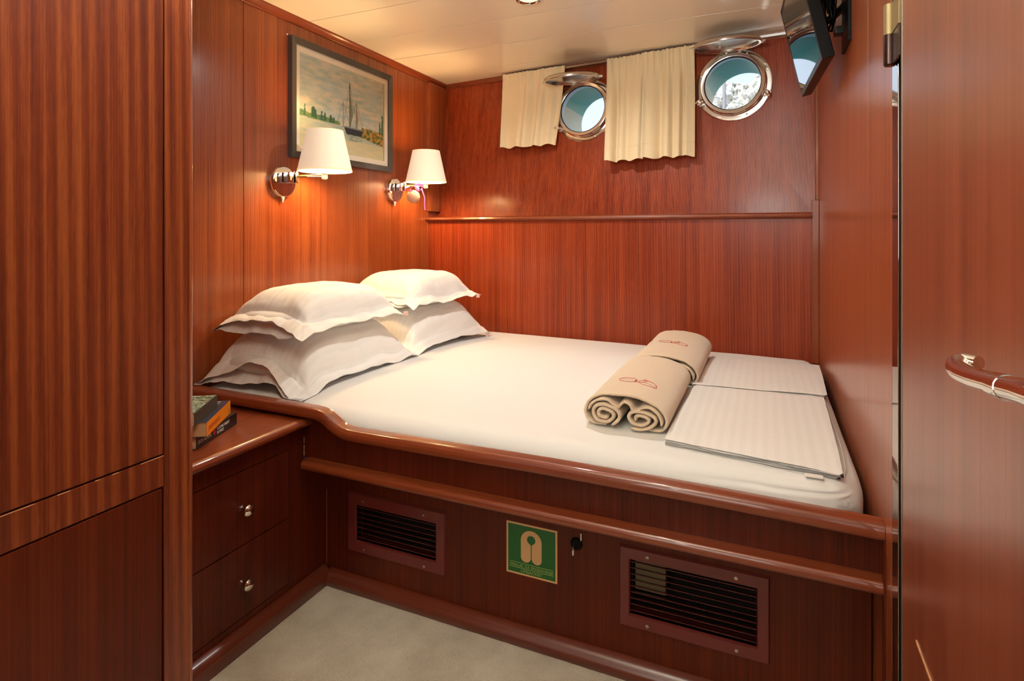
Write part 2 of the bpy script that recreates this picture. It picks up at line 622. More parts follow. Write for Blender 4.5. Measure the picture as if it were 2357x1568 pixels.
def carpet_mat():
    m, nt, b = base_mat('beige_carpet')
    L = nt.links.new
    tc = nt.nodes.new('ShaderNodeTexCoord')
    n1 = nt.nodes.new('ShaderNodeTexNoise'); n1.inputs['Scale'].default_value = 9; n1.inputs['Detail'].default_value = 4
    n2 = nt.nodes.new('ShaderNodeTexNoise'); n2.inputs['Scale'].default_value = 420; n2.inputs['Detail'].default_value = 2
    L(tc.outputs['Object'], n1.inputs['Vector']); L(tc.outputs['Object'], n2.inputs['Vector'])
    ad = nt.nodes.new('ShaderNodeMath'); ad.operation = 'ADD'
    L(n1.outputs['Fac'], ad.inputs[0]); L(n2.outputs['Fac'], ad.inputs[1])
    cr = nt.nodes.new('ShaderNodeValToRGB')
    cr.color_ramp.elements[0].position = 0.35; cr.color_ramp.elements[0].color = srgb(188, 174, 152)
    cr.color_ramp.elements[1].position = 0.75; cr.color_ramp.elements[1].color = srgb(236, 226, 206)
    hf = nt.nodes.new('ShaderNodeMath'); hf.operation = 'MULTIPLY'; hf.inputs[1].default_value = 0.5
    L(ad.outputs[0], hf.inputs[0]); L(hf.outputs[0], cr.inputs['Fac'])
    L(cr.outputs[0], b.inputs['Base Color'])
    b.inputs['Roughness'].default_value = 0.98
    b.inputs['Sheen Weight'].default_value = 0.4
    bp = nt.nodes.new('ShaderNodeBump'); bp.inputs['Strength'].default_value = 0.9; bp.inputs['Distance'].default_value = 0.004
    L(n2.outputs['Fac'], bp.inputs['Height']); L(bp.outputs[0], b.inputs['Normal'])
    return m


M_CARPET = carpet_mat()


def struct(o):
    o['kind'] = 'structure'
    return o


# ------------------------------------------------------------------ the room
XL, XR = -1.88, 0.22
ZC = 2.08


def wy(x, z):                       # the upper part of the ship's side, leaning out
    s = (x + 1.88) / 2.10
    k = (z - 1.2) / 0.88
    b = 3.105 + (2.92 - 3.105) * s
    t = 3.205 + (2.97 - 3.205) * s
    return b + (t - b) * k


def ly(x):                          # the lower part of the ship's side
    return 2.993 + (2.876 - 2.993) * (x + 1.88) / 2.10


# floor: carpet with a slightly uneven pile
nx, ny = 90, 70
V, F = [], []
for j in range(ny + 1):
    for i in range(nx + 1):
        x = -1.31 + (0.28 + 1.31) * i / nx
        y = -1.25 + (1.475 + 1.25) * j / ny
        V.append((x, y, 0.0015 * fbm(x * 30, y * 30)))
for j in range(ny):
    for i in range(nx):
        a = j * (nx + 1) + i
        F.append((a, a + 1, a + nx + 2, a + nx + 1))
n0 = len(V)
bv, bf = box_vf(-1.95, 0.32, -1.3, 3.3, -0.06, -0.02)
V += bv; F += [tuple(q + n0 for q in f) for f in bf]
floor = struct(obj('floor', V, F, M_CARPET, smooth=False))

# ceiling: long laminate planks with recessed joints
ceil = struct(box('ceiling', XL - 0.05, 0.3, -1.3, 3.32, ZC + 0.008, ZC + 0.05, M_GAP, bevel=0))
edges_y = [-1.3, -0.81, -0.5, -0.19, 0.12, 0.43, 0.74, 1.05, 1.36, 1.67, 1.98, 2.294, 2.604, 2.95, 3.3]
for i in range(len(edges_y) - 1):
    g = 0.0026 if i > 8 else 0.002
    gap = 0.0032 if abs(edges_y[i + 1] - 2.604) < 0.01 else 0.0019
    gap0 = 0.0032 if abs(edges_y[i] - 2.604) < 0.01 else 0.0019
    box('plank', XL - 0.02, 0.29, edges_y[i] + gap0, edges_y[i + 1] - gap, ZC, ZC + 0.012, M_CEIL, ceil, bevel=0.0012)

# left wall: veneered panels with fine vertical joints
wl = struct(box('wall_left', XL - 0.06, XL - 0.012, -1.3, 3.3, -0.02, ZC + 0.02, M_SHADOW, bevel=0))
for a, b_ in ((-1.28, 0.77), (0.772, 1.646), (1.6485, 2.688), (2.6895, 3.25)):
    box('panel', XL - 0.013, XL, a, b_, 0.0, ZC, W_WALL, wl, bevel=0.0008)

# right wall
wr = struct(box('wall_right', XR + 0.012, XR + 0.07, 1.229, 3.3, -0.02, ZC + 0.02, M_SHADOW, bevel=0))
for a, b_ in ((1.283, 1.5565), (1.558, 3.25)):
    box('panel', XR, XR + 0.013, a, b_, 0.0, ZC, W_RIGHT, wr, bevel=0.0008)
box('edge_strip', XR, XR + 0.02, 1.229, 1.2815, 0.0, ZC, M_MIRRORSTRIP, wr, bevel=0.0015)['label'] = 'mirror-polished metal strip'
# wall and frame behind the open door
wd = struct(box('wall_hinge_side', 0.262, 0.31, -1.3, 1.228, -0.02, ZC + 0.02, W_BED, bevel=0))
# wall behind the camera (aft bulkhead)
wb = struct(box('wall_aft', XL - 0.06, 0.31, -1.3, -1.24, -0.02, ZC + 0.02, M_CEIL, bevel=0))

# the ship's side: upper panel with two round openings, lower panel proud of it
PORT = [(-0.912, 1.815), (-0.14, 1.858)]
outer = [(XL, 1.2), (-1.4, 1.2), (-0.9, 1.2), (-0.4, 1.2), (XR, 1.2), (XR, 1.64), (XR, ZC), (-0.4, ZC), (-0.9, ZC), (-1.4, ZC), (XL, ZC), (XL, 1.64)]
wback = struct(plate('wall_back', outer, [circle(px, pz, 0.140, 56) for px, pz in PORT],
                     lambda u, v, w: (u, wy(u, v) + w, v), 0.03, W_WALL2))
lp = plate('panel', [(XL, 0.02), (XR, 0.02), (XR, 1.205), (XL, 1.205)], [], lambda u, v, w: (u, ly(u) + w, v), 0.02, W_WALL2, wback)
# closing piece under the ledge and outer skin around the tubes
obj('core', *join([box_vf(XL, XR, 3.04, 3.12, 0.0, 1.19)]), M_SHADOW, wback)

# ledge moulding on top of the lower panel
prof = [(0.03, 0.0), (0.03, 0.03), (0.0, 0.03)]
fr = [(-0.012, 0.028), (-0.020, 0.022), (-0.023, 0.013), (-0.019, 0.005), (-0.010, 0.0)]


def ledge_ring(x, y):
    pts = []
    for dy, dz in [(0.0, 0.0)] + [(0.0, 0.0)]:
        pass
    return [(x, y - 0.010, 1.205), (x, y - 0.019, 1.209), (x, y - 0.024, 1.217), (x, y - 0.021, 1.226), (x, y - 0.012, 1.2315),
            (x, y, 1.2325), (x, wy(x, 1.23) + 0.002, 1.2325), (x, wy(x, 1.23) + 0.002, 1.205)]


V = ledge_ring(XL, ly(XL)) + ledge_ring(0.193, ly(0.193))
n = 8
F = [(k, (k + 1) % n, n + (k + 1) % n, n + k) for k in range(n)] + [tuple(range(n)), tuple(range(2 * n - 1, n - 1, -1))]
struct(obj('trim_1', V, F, W_RAILX, smooth=True, auto=0.7))
# right corner post and bead, left corner bead and board
struct(box('trim_2', 0.192, XR, ly(0.2) - 0.012, ly(0.2) + 0.02, 0.56, 1.285, W_TRIMZ, bevel=0.003))
V, F = [], []
for z in (1.29, 2.06):
    for dx, dy in ((0, 0), (-0.012, 0), (-0.012, -0.004), (-0.008, -0.009), (0, -0.011)):
        V.append((XR + dx, wy(0.21, z) + dy + 0.002, z))
F = [(k, (k + 1) % 5, 5 + (k + 1) % 5, 5 + k) for k in range(5)] + [(0, 1, 2, 3, 4), (9, 8, 7, 6, 5)]
struct(obj('trim_3', V, F, W_TRIMZ))
struct(box('trim_4', XL, XL + 0.012, ly(XL) - 0.012, ly(XL) + 0.002, 0.55, 1.262, W_TRIMZ, bevel=0.003))
V, F = [], []
for z in (1.268, 2.05):
    y1 = wy(XL, z) - 0.004
    for x, y in ((XL, ly(XL) - 0.004), (XL + 0.022, ly(XL) - 0.004), (XL + 0.024, ly(XL)), (XL + 0.024, y1 - 0.003), (XL + 0.020, y1), (XL, y1)):
        V.append((x, y, z))
F = [(k, (k + 1) % 6, 6 + (k + 1) % 6, 6 + k) for k in range(6)] + [(0, 1, 2, 3, 4, 5), (11, 10, 9, 8, 7, 6)]
struct(obj('trim_5', V, F, W_WALL))
# cornices
cp = [(0, 0), (0.0, -0.026), (0.004, -0.029), (0.010, -0.026), (0.016, -0.016), (0.024, -0.010), (0.027, -0.004), (0.027, 0)]
V, F = [], []
for y in (-1.2, 3.2):
    for dx, dz in cp: V.append((XL + dx, y, ZC + dz))
n = len(cp)
F = [(k, (k + 1) % n, n + (k + 1) % n, n + k) for k in range(n)] + [tuple(range(n)), tuple(range(2 * n - 1, n - 1, -1))]
struct(obj('trim_6', V, F, W_RAILY, smooth=True, auto=0.8))
V, F = [], []
for x in (XL, XR):
    for dx, dz in cp: V.append((x, wy(x, ZC + dz) - dx * 0.8, ZC + dz * 0.9))
F = [(k, (k + 1) % n, n + (k + 1) % n, n + k) for k in range(n)] + [tuple(range(n)), tuple(range(2 * n - 1, n - 1, -1))]
struct(obj('trim_7', V, F, W_RAILX, smooth=True, auto=0.8))

# ------------------------------------------------------------------ portholes
OUT = [((-0.88, 3.42, 1.80), 0.160), ((-0.095, 3.32, 1.823), 0.170)]


def port_frame(px, pz):
    """local frame of a porthole: origin on the wall, u along +x, v up the wall, w into the cabin"""
    o = Vector((px, wy(px, pz), pz))
    u = Vector((1, (wy(px + .1, pz) - wy(px - .1, pz)) / .2, 0)).normalized()
    v = Vector((0, (wy(px, pz + .1) - wy(px, pz - .1)) / .2, 1)).normalized()
    w = u.cross(v).normalized()      # points to -y
    if w.y > 0: w = -w
    return o, u, v, w


def wing_nut(parent, p, w, u, v, ang, s=1.0):
    a = u * math.cos(ang) + v * math.sin(ang)
    b_ = w.cross(a)
    p = Vector(p)
    parts = [lathe_vf([(0.011, 0), (0.011, 0.006), (0.007, 0.008), (0.006, 0.024), (0.0085, 0.026), (0.0085, 0.034), (0.004, 0.037)], p, w, 16)]
    c = p + w * 0.032
    loop = []
    for k in range(20):
        t = 2 * math.pi * k / 20
        loop.append(c + a * (0.017 * math.cos(t)) + w * (0.010 + 0.013 * math.sin(t)))
    parts.append(tube_vf(loop, 0.0032, 8, True))
    parts.append(lathe_vf([(0.0075, -0.016), (0.0095, -0.010), (0.0095, 0.010), (0.0075, 0.016)], p + w * 0.012, a, 14))
    V, F = join(parts)
    return obj('wing_nut', V, F, M_CHROME, parent, smooth=True, auto=0.9)


def porthole(k, cover_c, cover_r, cover_tilt):
    px, pz = PORT[k]
    o, u, v, w = port_frame(px, pz)
    root = bpy.data.objects.new('window_%d' % (k + 1), None)
    root.location = o
    COL.objects.link(root)
    root['kind'] = 'structure'
    # flange plate, thin with a soft rim
    lathe('flange', [(0.140, 0.0055), (0.148, 0.006), (0.1715, 0.006), (0.1755, 0.0045), (0.177, 0.0), (0.177, -0.002)], o, w, M_STEEL, root, 72, cap=False, auto=0.5)
    # raised seat and glazing ring
    lathe('glass_ring', [(0.154, 0.006), (0.1535, 0.012), (0.151, 0.016), (0.150, 0.034), (0.1485, 0.037), (0.146, 0.038), (0.134, 0.0365), (0.131, 0.035), (0.1295, 0.032), (0.129, 0.02)], o, w, M_STEEL, root, 96, cap=False, auto=0.35)
    lathe('gasket', [(0.1292, 0.024), (0.1292, 0.0335), (0.1275, 0.0335), (0.1275, 0.024)], o, w, M_BLACK, root, 64, cap=False)
    lathe('glass', [(0.1285, 0.026), (0.1285, 0.032)], o, w, M_GLASS, root, 64)
    lathe('glass_seat', [(0.129, 0.026), (0.129, 0.006), (0.138, -0.03)], o, w, M_HULLW, root, 64, cap=False)
    for i in range(8):
        a = math.radians(22.5 + 45 * i)
        c = o + (u * math.cos(a) + v * math.sin(a)) * 0.1645
        lathe('screw', [(0.0056, 0.006), (0.0054, 0.0085), (0.0025, 0.009), (0.002, 0.0078)], c, w, M_SCREWM, root, 12)
    # hinge lugs and wing nuts
    for ang, tw in (((208, 0.5), (-22, 2.2)) if k == 1 else ((215, 0.1), (-18, 2.0))):
        a = math.radians(ang)
        d = u * math.cos(a) + v * math.sin(a)
        c = o + d * 0.163
        side = w.cross(d)
        pts = []
        for sx, sy in ((-0.016, -0.012), (0.016, -0.012), (0.012, 0.02), (-0.012, 0.02)):
            pts.append((sx, sy))
        V = [tuple(c + side * sx + d * sy + w * hz) for hz in (0.004, 0.02) for sx, sy in pts]
        obj('lug', V, [(3, 2, 1, 0), (4, 5, 6, 7), (0, 1, 5, 4), (1, 2, 6, 5), (2, 3, 7, 6), (3, 0, 4, 7)], M_STEEL, root, bevel=0.003, smooth=True, auto=0.8)
        wing_nut(root, c + w * 0.016 + d * 0.006, w, u, v, tw)
    # tube through the ship's side, painted
    c1 = o - w * 0.03
    (oc, orad) = OUT[k]
    oc = Vector(oc)
    N, M = 72, 6
    V, F, mi = [], [], []
    for j in range(M + 1):
        t = j / M
        cc = c1.lerp(oc, t)
        r = 0.141 + (orad - 0.141) * t
        for i in range(N):
            a = 2 * math.pi * i / N
            V.append(tuple(cc + (u * math.cos(a) + Vector((0, 0, 1)) * math.sin(a)) * r))
    for j in range(M):
        for i in range(N):
            F.append((j * N + i, j * N + (i + 1) % N, (j + 1) * N + (i + 1) % N, (j + 1) * N + i))
            deg = 360 * (i + .5) / N
            if 32 < deg < 158: mi.append(0)
            elif 158 <= deg < 212 or 2 < deg <= 32: mi.append(1)
            else: mi.append(2)
    obj('hull_tube', V, F, [M_TEAL, M_CREAM, M_HULLW], root, smooth=True, mi=mi)
    # deadlight cover swung up on its hinge under the ceiling
    cc = Vector(cover_c)
    ax = Vector((0.02, -math.sin(cover_tilt), -math.cos(cover_tilt))).normalized()
    cv = lathe('deadlight_cover', [(0.02, -0.011), (cover_r * .6, -0.0105), (cover_r - 0.012, -0.008), (cover_r - 0.003, -0.003), (cover_r, 0.003), (cover_r, 0.012),
                              (cover_r - 0.003, 0.0145), (cover_r - 0.013, 0.0145), (cover_r - 0.015, 0.009), (cover_r - 0.016, 0.003), (0.02, 0.002)], cc, ax, M_STEEL2, root, 72)
    for sx in (-1, 1):
        hc = cc + Vector((sx * (cover_r + 0.004), 0.01, -0.004))
        tube('cover_lug', [hc + Vector((-0.02 * sx, 0, 0)), hc + Vector((0.006 * sx, 0, 0)), hc + Vector((0.012 * sx, 0.0, 0))], [0.008, 0.008, 0.004], M_CHROME, root, 10)
    hy = cc.y + cover_r - 0.008
    hw = o + v * 0.165
    for sx in (-0.03, 0.03):
        p0 = Vector((cc.x + sx, hy, cc.z - 0.004))
        p1 = Vector((px + sx, hw.y - 0.012, hw.z))
        tube('hinge_arm', [p0, (p0 + p1) / 2 + Vector((0, -0.004, 0.002)), p1], 0.006, M_CHROME, root, 8)
    tube('hinge_pin', [Vector((px - 0.045, hw.y - 0.012, hw.z)), Vector((px + 0.045, hw.y - 0.012, hw.z))], 0.005, M_CHROME, root, 8)
    return root


porthole(0, (-0.94, 2.925, 1.962), 0.150, -0.10)
porthole(1, (-0.16, 2.835, 2.016), 0.150, -0.10)

# outer skin of the hull so that daylight only comes through the portholes
skin = struct(plate('wall_hull', [(XL - .1, -0.1), (0.35, -0.1), (0.35, 2.2), (XL - .1, 2.2)],
                    [[(x, z) for x, z in circle(OUT[0][0][0], OUT[0][0][2], 0.163, 56)], [(x, z) for x, z in circle(OUT[1][0][0], OUT[1][0][2], 0.173, 56)]],
                    lambda a, b_, c_: (a, 3.42 + (a + 0.88) * (-0.1 / 0.785) + c_ - 0.004, b_), 0.008, M_HULLW))

# ------------------------------------------------------------------ outside
def cliff():
    V, F = [], []
    nx, nz = 300, 90
    for j in range(nz + 1):
        for i in range(nx + 1):
            x = -32 + 60 * i / nx
            t = j / nz
            top = 8.0 + 5.2 * sm(-9, -2, x) + 0.55 * (x + 2) * sm(-4, 3, x) + 1.2 * fbm(x * .25, 0.3) + .5 * fbm(x * 1.2, 4.)
            z = -1 + (top + 1) * t
            y = 40 + 9 * t + 1.2 * fbm(x * .35, z * .35, 2.0, 4) + 0.9 * fbm(x * 2.2, z * 1.4, 5.0, 3)
            V.append((x, y, z))
    for j in range(nz):
        for i in range(nx):
            a = j * (nx + 1) + i
            F.append((a, a + 1, a + nx + 2, a + nx + 1))
    m, nt, b = base_mat('limestone_scrub')
    tc = nt.nodes.new('ShaderNodeTexCoord')
    n = nt.nodes.new('ShaderNodeTexNoise'); n.inputs['Scale'].default_value = 2.6; n.inputs['Detail'].default_value = 8; n.inputs['Roughness'].default_value = 0.7
    nt.links.new(tc.outputs['Object'], n.inputs['Vector'])
    cr = nt.nodes.new('ShaderNodeValToRGB')
    cr.color_ramp.elements[0].position = 0.36; cr.color_ramp.elements[0].color = (0.2, 0.22, 0.14, 1)
    cr.color_ramp.elements[1].position = 0.50; cr.color_ramp.elements[1].color = (0.8, 0.76, 0.7, 1)
    nt.links.new(n.outputs['Fac'], cr.inputs['Fac'])
    nt.links.new(cr.outputs[0], b.inputs['Base Color'])
    b.inputs['Roughness'].default_value = 0.95
    o = obj('limestone_cliff', V, F, m, smooth=False)
    return tag(o, 'pale limestone hillside with green scrub seen through the right porthole', 'cliff')


cliff()
sea_m = plain('sea_water', (0.02, 0.09, 0.12, 1), 0.08, bump=(2.0, 0.5, 0.1))
sea = struct(box('sea', -60, 60, 3.6, 120, 0.3, 0.35, sea_m, bevel=0))
mast = thing('ship_mast', (-0.746, 12.3, 0.35), 'thin grey mast of a neighbouring boat seen through the right porthole', 'mast')
mx = -0.106 * 12.3 / 1.0
lathe('pole', [(0.045, 0.0), (0.04, 3.0), (0.03, 3.9)], (-0.746, 12.3, 0.35), (0, 0, 1), plain('mast_grey', (0.4, 0.38, 0.38, 1), 0.4), mast, 16)
hs = thing('waterfront_house', (-9.3, 30, 0.35), 'ochre waterfront house with tiled roof at the foot of the left porthole view', 'house')
box('wall', -11.2, -7.4, 30, 34, 0.35, 5.6, plain('ochre_render', (0.75, 0.38, 0.2, 1), 0.8), hs, bevel=0)
obj('roof', [(-11.5, 29.7, 5.6), (-7.1, 29.7, 5.6), (-7.1, 34.3, 5.6), (-11.5, 34.3, 5.6), (-10.3, 32, 6.5), (-8.3, 32, 6.5)],
    [(0, 1, 5, 4), (1, 2, 5), (2, 3, 4, 5), (3, 0, 4), (3, 2, 1, 0)], plain('roof_tile', (0.65, 0.25, 0.13, 1), 0.8), hs)
for wx in (-10.6, -9.3, -8.2):
    box('window', wx - .25, wx + .25, 29.95, 30.02, 4.3, 5.1, M_SHADOW, hs, bevel=0)

# ------------------------------------------------------------------ curtains and track
tr = thing('curtain_track', (-0.67, wy(-0.67, 2.062) - 0.05, 2.056), 'thin silver curtain track running under the ceiling along the back wall', 'curtain rail')
V = []
for x in (-1.425, 0.09):
    y = wy(x, 2.062) - 0.052
    for dy, dz in ((-0.004, -0.006), (0.004, -0.006), (0.004, 0.006), (-0.004, 0.006)): V.append((x, y + dy, 2.060 + dz))
obj('track', V, [(3, 2, 1, 0), (4, 5, 6, 7), (0, 1, 5, 4), (1, 2, 6, 5), (2, 3, 7, 6), (3, 0, 4, 7)], M_STEEL2, tr, bevel=0.001)
for x in (-1.38, -0.9, -0.28, 0.05):
    y = wy(x, 2.062)
    box('bracket', x - 0.006, x + 0.006, y - 0.052, y - 0.002, 2.062, 2.068, M_STEEL2, tr, bevel=0.0005)


def curtain(x0, x1, xb0, xb1, ztop, zb, folds, seed, label, deep=()):
    nx, nz = 150, 46
    V, F = [], []
    th = 0.0016
    rr = random.Random(seed)
    ph = [rr.uniform(0, 6.28) for _ in range(6)]

    def P(i, j):
        s = i / nx
        t = j / nz                   # 0 top .. 1 bottom
        # fold pattern: tight gathers at the heading, wide soft folds at the hem
        ss = s + 0.09 * math.sin(2 * math.pi * s * 1.1 + ph[0])
        wide = math.sin(2 * math.pi * folds * ss + ph[1]) * 0.62 + math.sin(2 * math.pi * folds * 0.53 * ss + ph[2]) * 0.38
        gath = math.sin(2 * math.pi * folds * 3.3 * s + ph[3] + 2 * math.sin(7 * s + ph[4])) * 0.7 + math.sin(2 * math.pi * folds * 6.1 * s + ph[5]) * 0.3
        amp_g = 0.0060 * (1 - sm(0.0, 0.28, t))
        amp_w = 0.025 * (0.22 + 0.78 * sm(0.02, 0.55, t))
        off = gath * amp_g + wide * amp_w
        for d0, dw, da in deep:       # deep folds running the full drop
            off += da * math.exp(-((s - d0) / dw) ** 2) * sm(0.0, 0.4, t)
        xx = (x0 + (x1 - x0) * s) * (1 - t) + (xb0 + (xb1 - xb0) * s) * t
        xx += 0.004 * math.sin(2 * math.pi * folds * ss + ph[1] + 1.4) * t
        zz = ztop + (zb - ztop) * t + 0.005 * math.sin(2 * math.pi * folds * s + 1) * t * t + 0.002 * fbm(s * 20, seed) * (1 - t)
        if j == 0: zz += 0.0025 * abs(math.sin(folds * 14 * s))
        y_top = wy(xx, 2.05) - 0.070
        y_w = wy(xx, zz) - 0.075
        yy = y_top * (1 - sm(0, 1, t)) + y_w * sm(0, 1, t)
        yy += off + 0.0012 * fbm(xx * 40, zz * 40, seed)
        return (xx, yy, zz)
    G = [[P(i, j) for i in range(nx + 1)] for j in range(nz + 1)]
    n = (nx + 1) * (nz + 1)
    for row in G:
        V += row
    V += [(x, y + th, z) for (x, y, z) in V]
    for j in range(nz):
        for i in range(nx):
            a = j * (nx + 1) + i
            F.append((a, a + 1, a + nx + 2, a + nx + 1))
            F.append((n + a, n + a + nx + 1, n + a + nx + 2, n + a + 1))
    for i in range(nx):
        F.append((i, n + i, n + i + 1, i + 1))
        a = nz * (nx + 1) + i
        F.append((a, a + 1, n + a + 1, n + a))
    for j in range(nz):
        a = j * (nx + 1)
        F.append((a, a + nx + 1, n + a + nx + 1, n + a))
        a += nx
        F.append((a, n + a, n + a + nx + 1, a + nx + 1))
    cx = (x0 + x1) / 2
    root = thing('curtain', (cx, wy(cx, 2.05) - 0.05, zb), label, 'curtain', 'beige curtains at the portholes')
    obj('cloth', V, F, M_CURTAIN, root, smooth=True, auto=1.3)
    # stitched hem line and heading
    jh = int(nz * 0.87)
    path = [Vector(P(i, jh)) + Vector((0, -0.0006, 0)) for i in range(0, nx + 1, 2)]
    tube('hem', path, 0.0006, M_CURTAIN, root, 5)
    return root


curtain(-1.415, -1.015, -1.405, -1.056, 2.066, 1.628, 3.6, 3, 'short beige curtain left of the left porthole, nearest the corner', deep=((0.36, 0.03, 0.014), (0.8, 0.04, 0.014)))
curtain(-0.768, -0.562, -0.764, -0.567, 2.062, 1.512, 2.3, 5, 'beige curtain between the portholes, left one of the pair', deep=((0.97, 0.06, 0.016),))
curtain(-0.572, -0.318, -0.569, -0.316, 2.066, 1.516, 2.6, 11, 'beige curtain between the portholes, right one with a deep fold', deep=((0.78, 0.035, 0.026), (0.0, 0.05, -0.012)))

# ------------------------------------------------------------------ framed print
pf = thing('framed_picture', (XL, 2.242, 1.468), 'framed marine print with charcoal frame hung above the wall lamps', 'picture')


def ring_yz(name, y0, y1, z0, z1, wd, x0, x1, mat, parent, slope=0.0):
    V = []
    for (yy0, yy1, zz0, zz1, xx) in ((y0, y1, z0, z1, x0), (y0, y1, z0, z1, x1), (y0 + wd, y1 - wd, z0 + wd, z1 - wd, x1 - slope), (y0 + wd, y1 - wd, z0 + wd, z1 - wd, x0)):
        V += [(xx, yy0, zz0), (xx, yy1, zz0), (xx, yy1, zz1), (xx, yy0, zz1)]
    F = []
    for k in range(4):
        a, b_ = k * 4, ((k + 1) % 4) * 4
        for i in range(4):
            F.append((a + i, a + (i + 1) % 4, b_ + (i + 1) % 4, b_ + i))
    return obj(name, V, F, mat, parent)


ring_yz('frame', 1.879, 2.606, 1.467, 1.992, 0.029, XL + 0.001, XL + 0.024, M_FRAME, pf, 0.004)
ring_yz('mount_board', 1.905, 2.580, 1.493, 1.966, 0.030, XL + 0.002, XL + 0.012, M_MATB, pf, 0.002)


def painted(name, o, du, dv, nu, nv, fn, mat, parent):
    """flat print: a fine grid whose vertices carry the printed colours"""
    o, du, dv = Vector(o), Vector(du), Vector(dv)
    V = [tuple(o + du * (i / nu) + dv * (j / nv)) for j in range(nv + 1) for i in range(nu + 1)]
    F = [(j * (nu + 1) + i, j * (nu + 1) + i + 1, (j + 1) * (nu + 1) + i + 1, (j + 1) * (nu + 1) + i) for j in range(nv) for i in range(nu)]
    ob = obj(name, V, F, mat, parent)
    ca = ob.data.color_attributes.new('col', 'FLOAT_COLOR', 'POINT')
    buf = []
    for j in range(nv + 1):
        for i in range(nu + 1):
            c = fn(i / nu, j / nv)
            buf += [c[0], c[1], c[2], 1.0]
    ca.data.foreach_set('color', buf)
    return ob


def mixc(a, b_, t): return tuple(a[i] * (1 - t) + b_[i] * t for i in range(3))


def seascape(u, v):
    """plain generic marine scene: mottled sky, far bank with trees, calm water and a small dark boat with masts"""
    g = lambda *c: srgb(*c)[:3]
    n1 = fbm(u * 9, v * 22, 1.0, 4)
    n2 = fbm(u * 4, v * 6, 7.0, 3)
    c = mixc(g(196, 180, 152), g(150, 162, 146), max(0, min(1, 0.5 + 0.9 * n1)))
    c = mixc(c, g(170, 182, 176), max(0, min(1, 0.35 + 0.7 * n2)) * 0.6)
    hz = 0.345 - 0.02 * u
    if v < hz:
        c = mixc(g(186, 176, 142), g(148, 168, 158), max(0, min(1, 0.5 + 1.1 * fbm(u * 8, v * 60, 3.0, 3))))
        if v < 0.18: c = mixc(c, g(210, 186, 128), 0.5)
    # banks and trees
    bank = hz + 0.03 + 0.018 * fbm(u * 14, 0.0) + (0.02 if u < 0.36 else 0)
    if hz - 0.01 < v < bank and (u < 0.44 or u > 0.7): c = mixc(g(62, 112, 92), g(120, 128, 70), max(0, min(1, .5 + fbm(u * 30, v * 30, 2.0))))
    if u > 0.7 and 0.24 - 0.2 * (u - .7) < v < hz + 0.03: c = mixc(g(60, 96, 50), g(190, 130, 60), max(0, min(1, .45 + 1.3 * fbm(u * 26, v * 26, 9.0))))
    for (tu, tw, th) in ((0.06, 0.008, 0.13), (0.145, 0.022, 0.12), (0.17, 0.016, 0.10), (0.235, 0.012, 0.10), (0.27, 0.012, 0.09), (0.335, 0.02, 0.085), (0.37, 0.012, 0.07), (0.95, 0.012, 0.17), (0.985, 0.014, 0.26)):
        if abs(u - tu) < tw * (1.1 - 0.5 * (v - hz) / th) * (1 + .5 * fbm(u * 60, v * 40)) and hz < v < hz + th: c = g(52, 88, 62)
    # masts with stays, furled sails
    for (mu, mh, lw) in ((0.555, 0.86, 0.0055), (0.635, 0.66, 0.005), (0.475, 0.62, 0.0035)):
        if v > hz - 0.02 and v < mh and abs(u - mu) < lw: c = g(84, 84, 66)
        for s, fo in ((-1, 0.075), (1, 0.09)):
            lu = mu + s * fo * (1 - (v - hz) / (mh - hz))
            if hz + .02 < v < mh - 0.02 and abs(u - lu) < 0.0028: c = mixc(c, g(92, 88, 70), 0.7)
    if hz < v < 0.74 and 0 < u - 0.56 < 0.035 * (1 - abs(v - 0.52) / 0.24): c = g(118, 116, 92)
    if hz < v < 0.58 and 0 < u - 0.64 < 0.028 * (1 - abs(v - 0.45) / 0.14): c = g(150, 118, 84)
    c = tuple(min(0.85, q * 1.45) for q in c)
    # hull
    if 0.245 < v < 0.335:
        t = (v - 0.245) / 0.09
        if 0.515 - 0.03 * t < u < 0.70 + 0.03 * t: c = g(54, 62, 66) if t < 0.86 else g(150, 150, 140)
    if 0.17 < v <= 0.245 and 0.52 < u < 0.71 and fbm(u * 20, v * 90, 5.0) > -0.02: c = mixc(c, g(112, 116, 100), 0.55)
    return c


painted('print', (XL + 0.008, 1.932, 1.521), (0, 0.611, 0), (0, 0, 0.414), 170, 120, seascape, vcol_mat('printed_paper', 0.5), pf)
ring_yz('inner_border', 1.9315, 2.5435, 1.5205, 1.9355, 0.002, XL + 0.0078, XL + 0.0085, M_MATB, pf)
obj('glazing', [(XL + 0.014, 1.906, 1.494), (XL + 0.014, 2.579, 1.494), (XL + 0.014, 2.579, 1.965), (XL + 0.014, 1.906, 1.965)], [(0, 1, 2, 3)], glass_mat('picture_glass', ior=1.2), pf)
lathe('nail', [(0.003, 0), (0.003, 0.006), (0.0015, 0.008)], (XL, 1.868, 1.993), (1, 0, 0), M_SCREWM, pf, 8)

# ------------------------------------------------------------------ wall lamps
M_SHADE = emit_mat('lampshade_linen', (1.0, 0.76, 0.54, 1), 0.42, (0.75, 0.66, 0.52, 1))
M_SHADE_TRIM = emit_mat('lampshade_trim', (1.0, 0.72, 0.38, 1), 0.55, (0.7, 0.6, 0.4, 1))
M_BULB = emit_mat('bulb', (1.0, 0.8, 0.5, 1), 12.0)


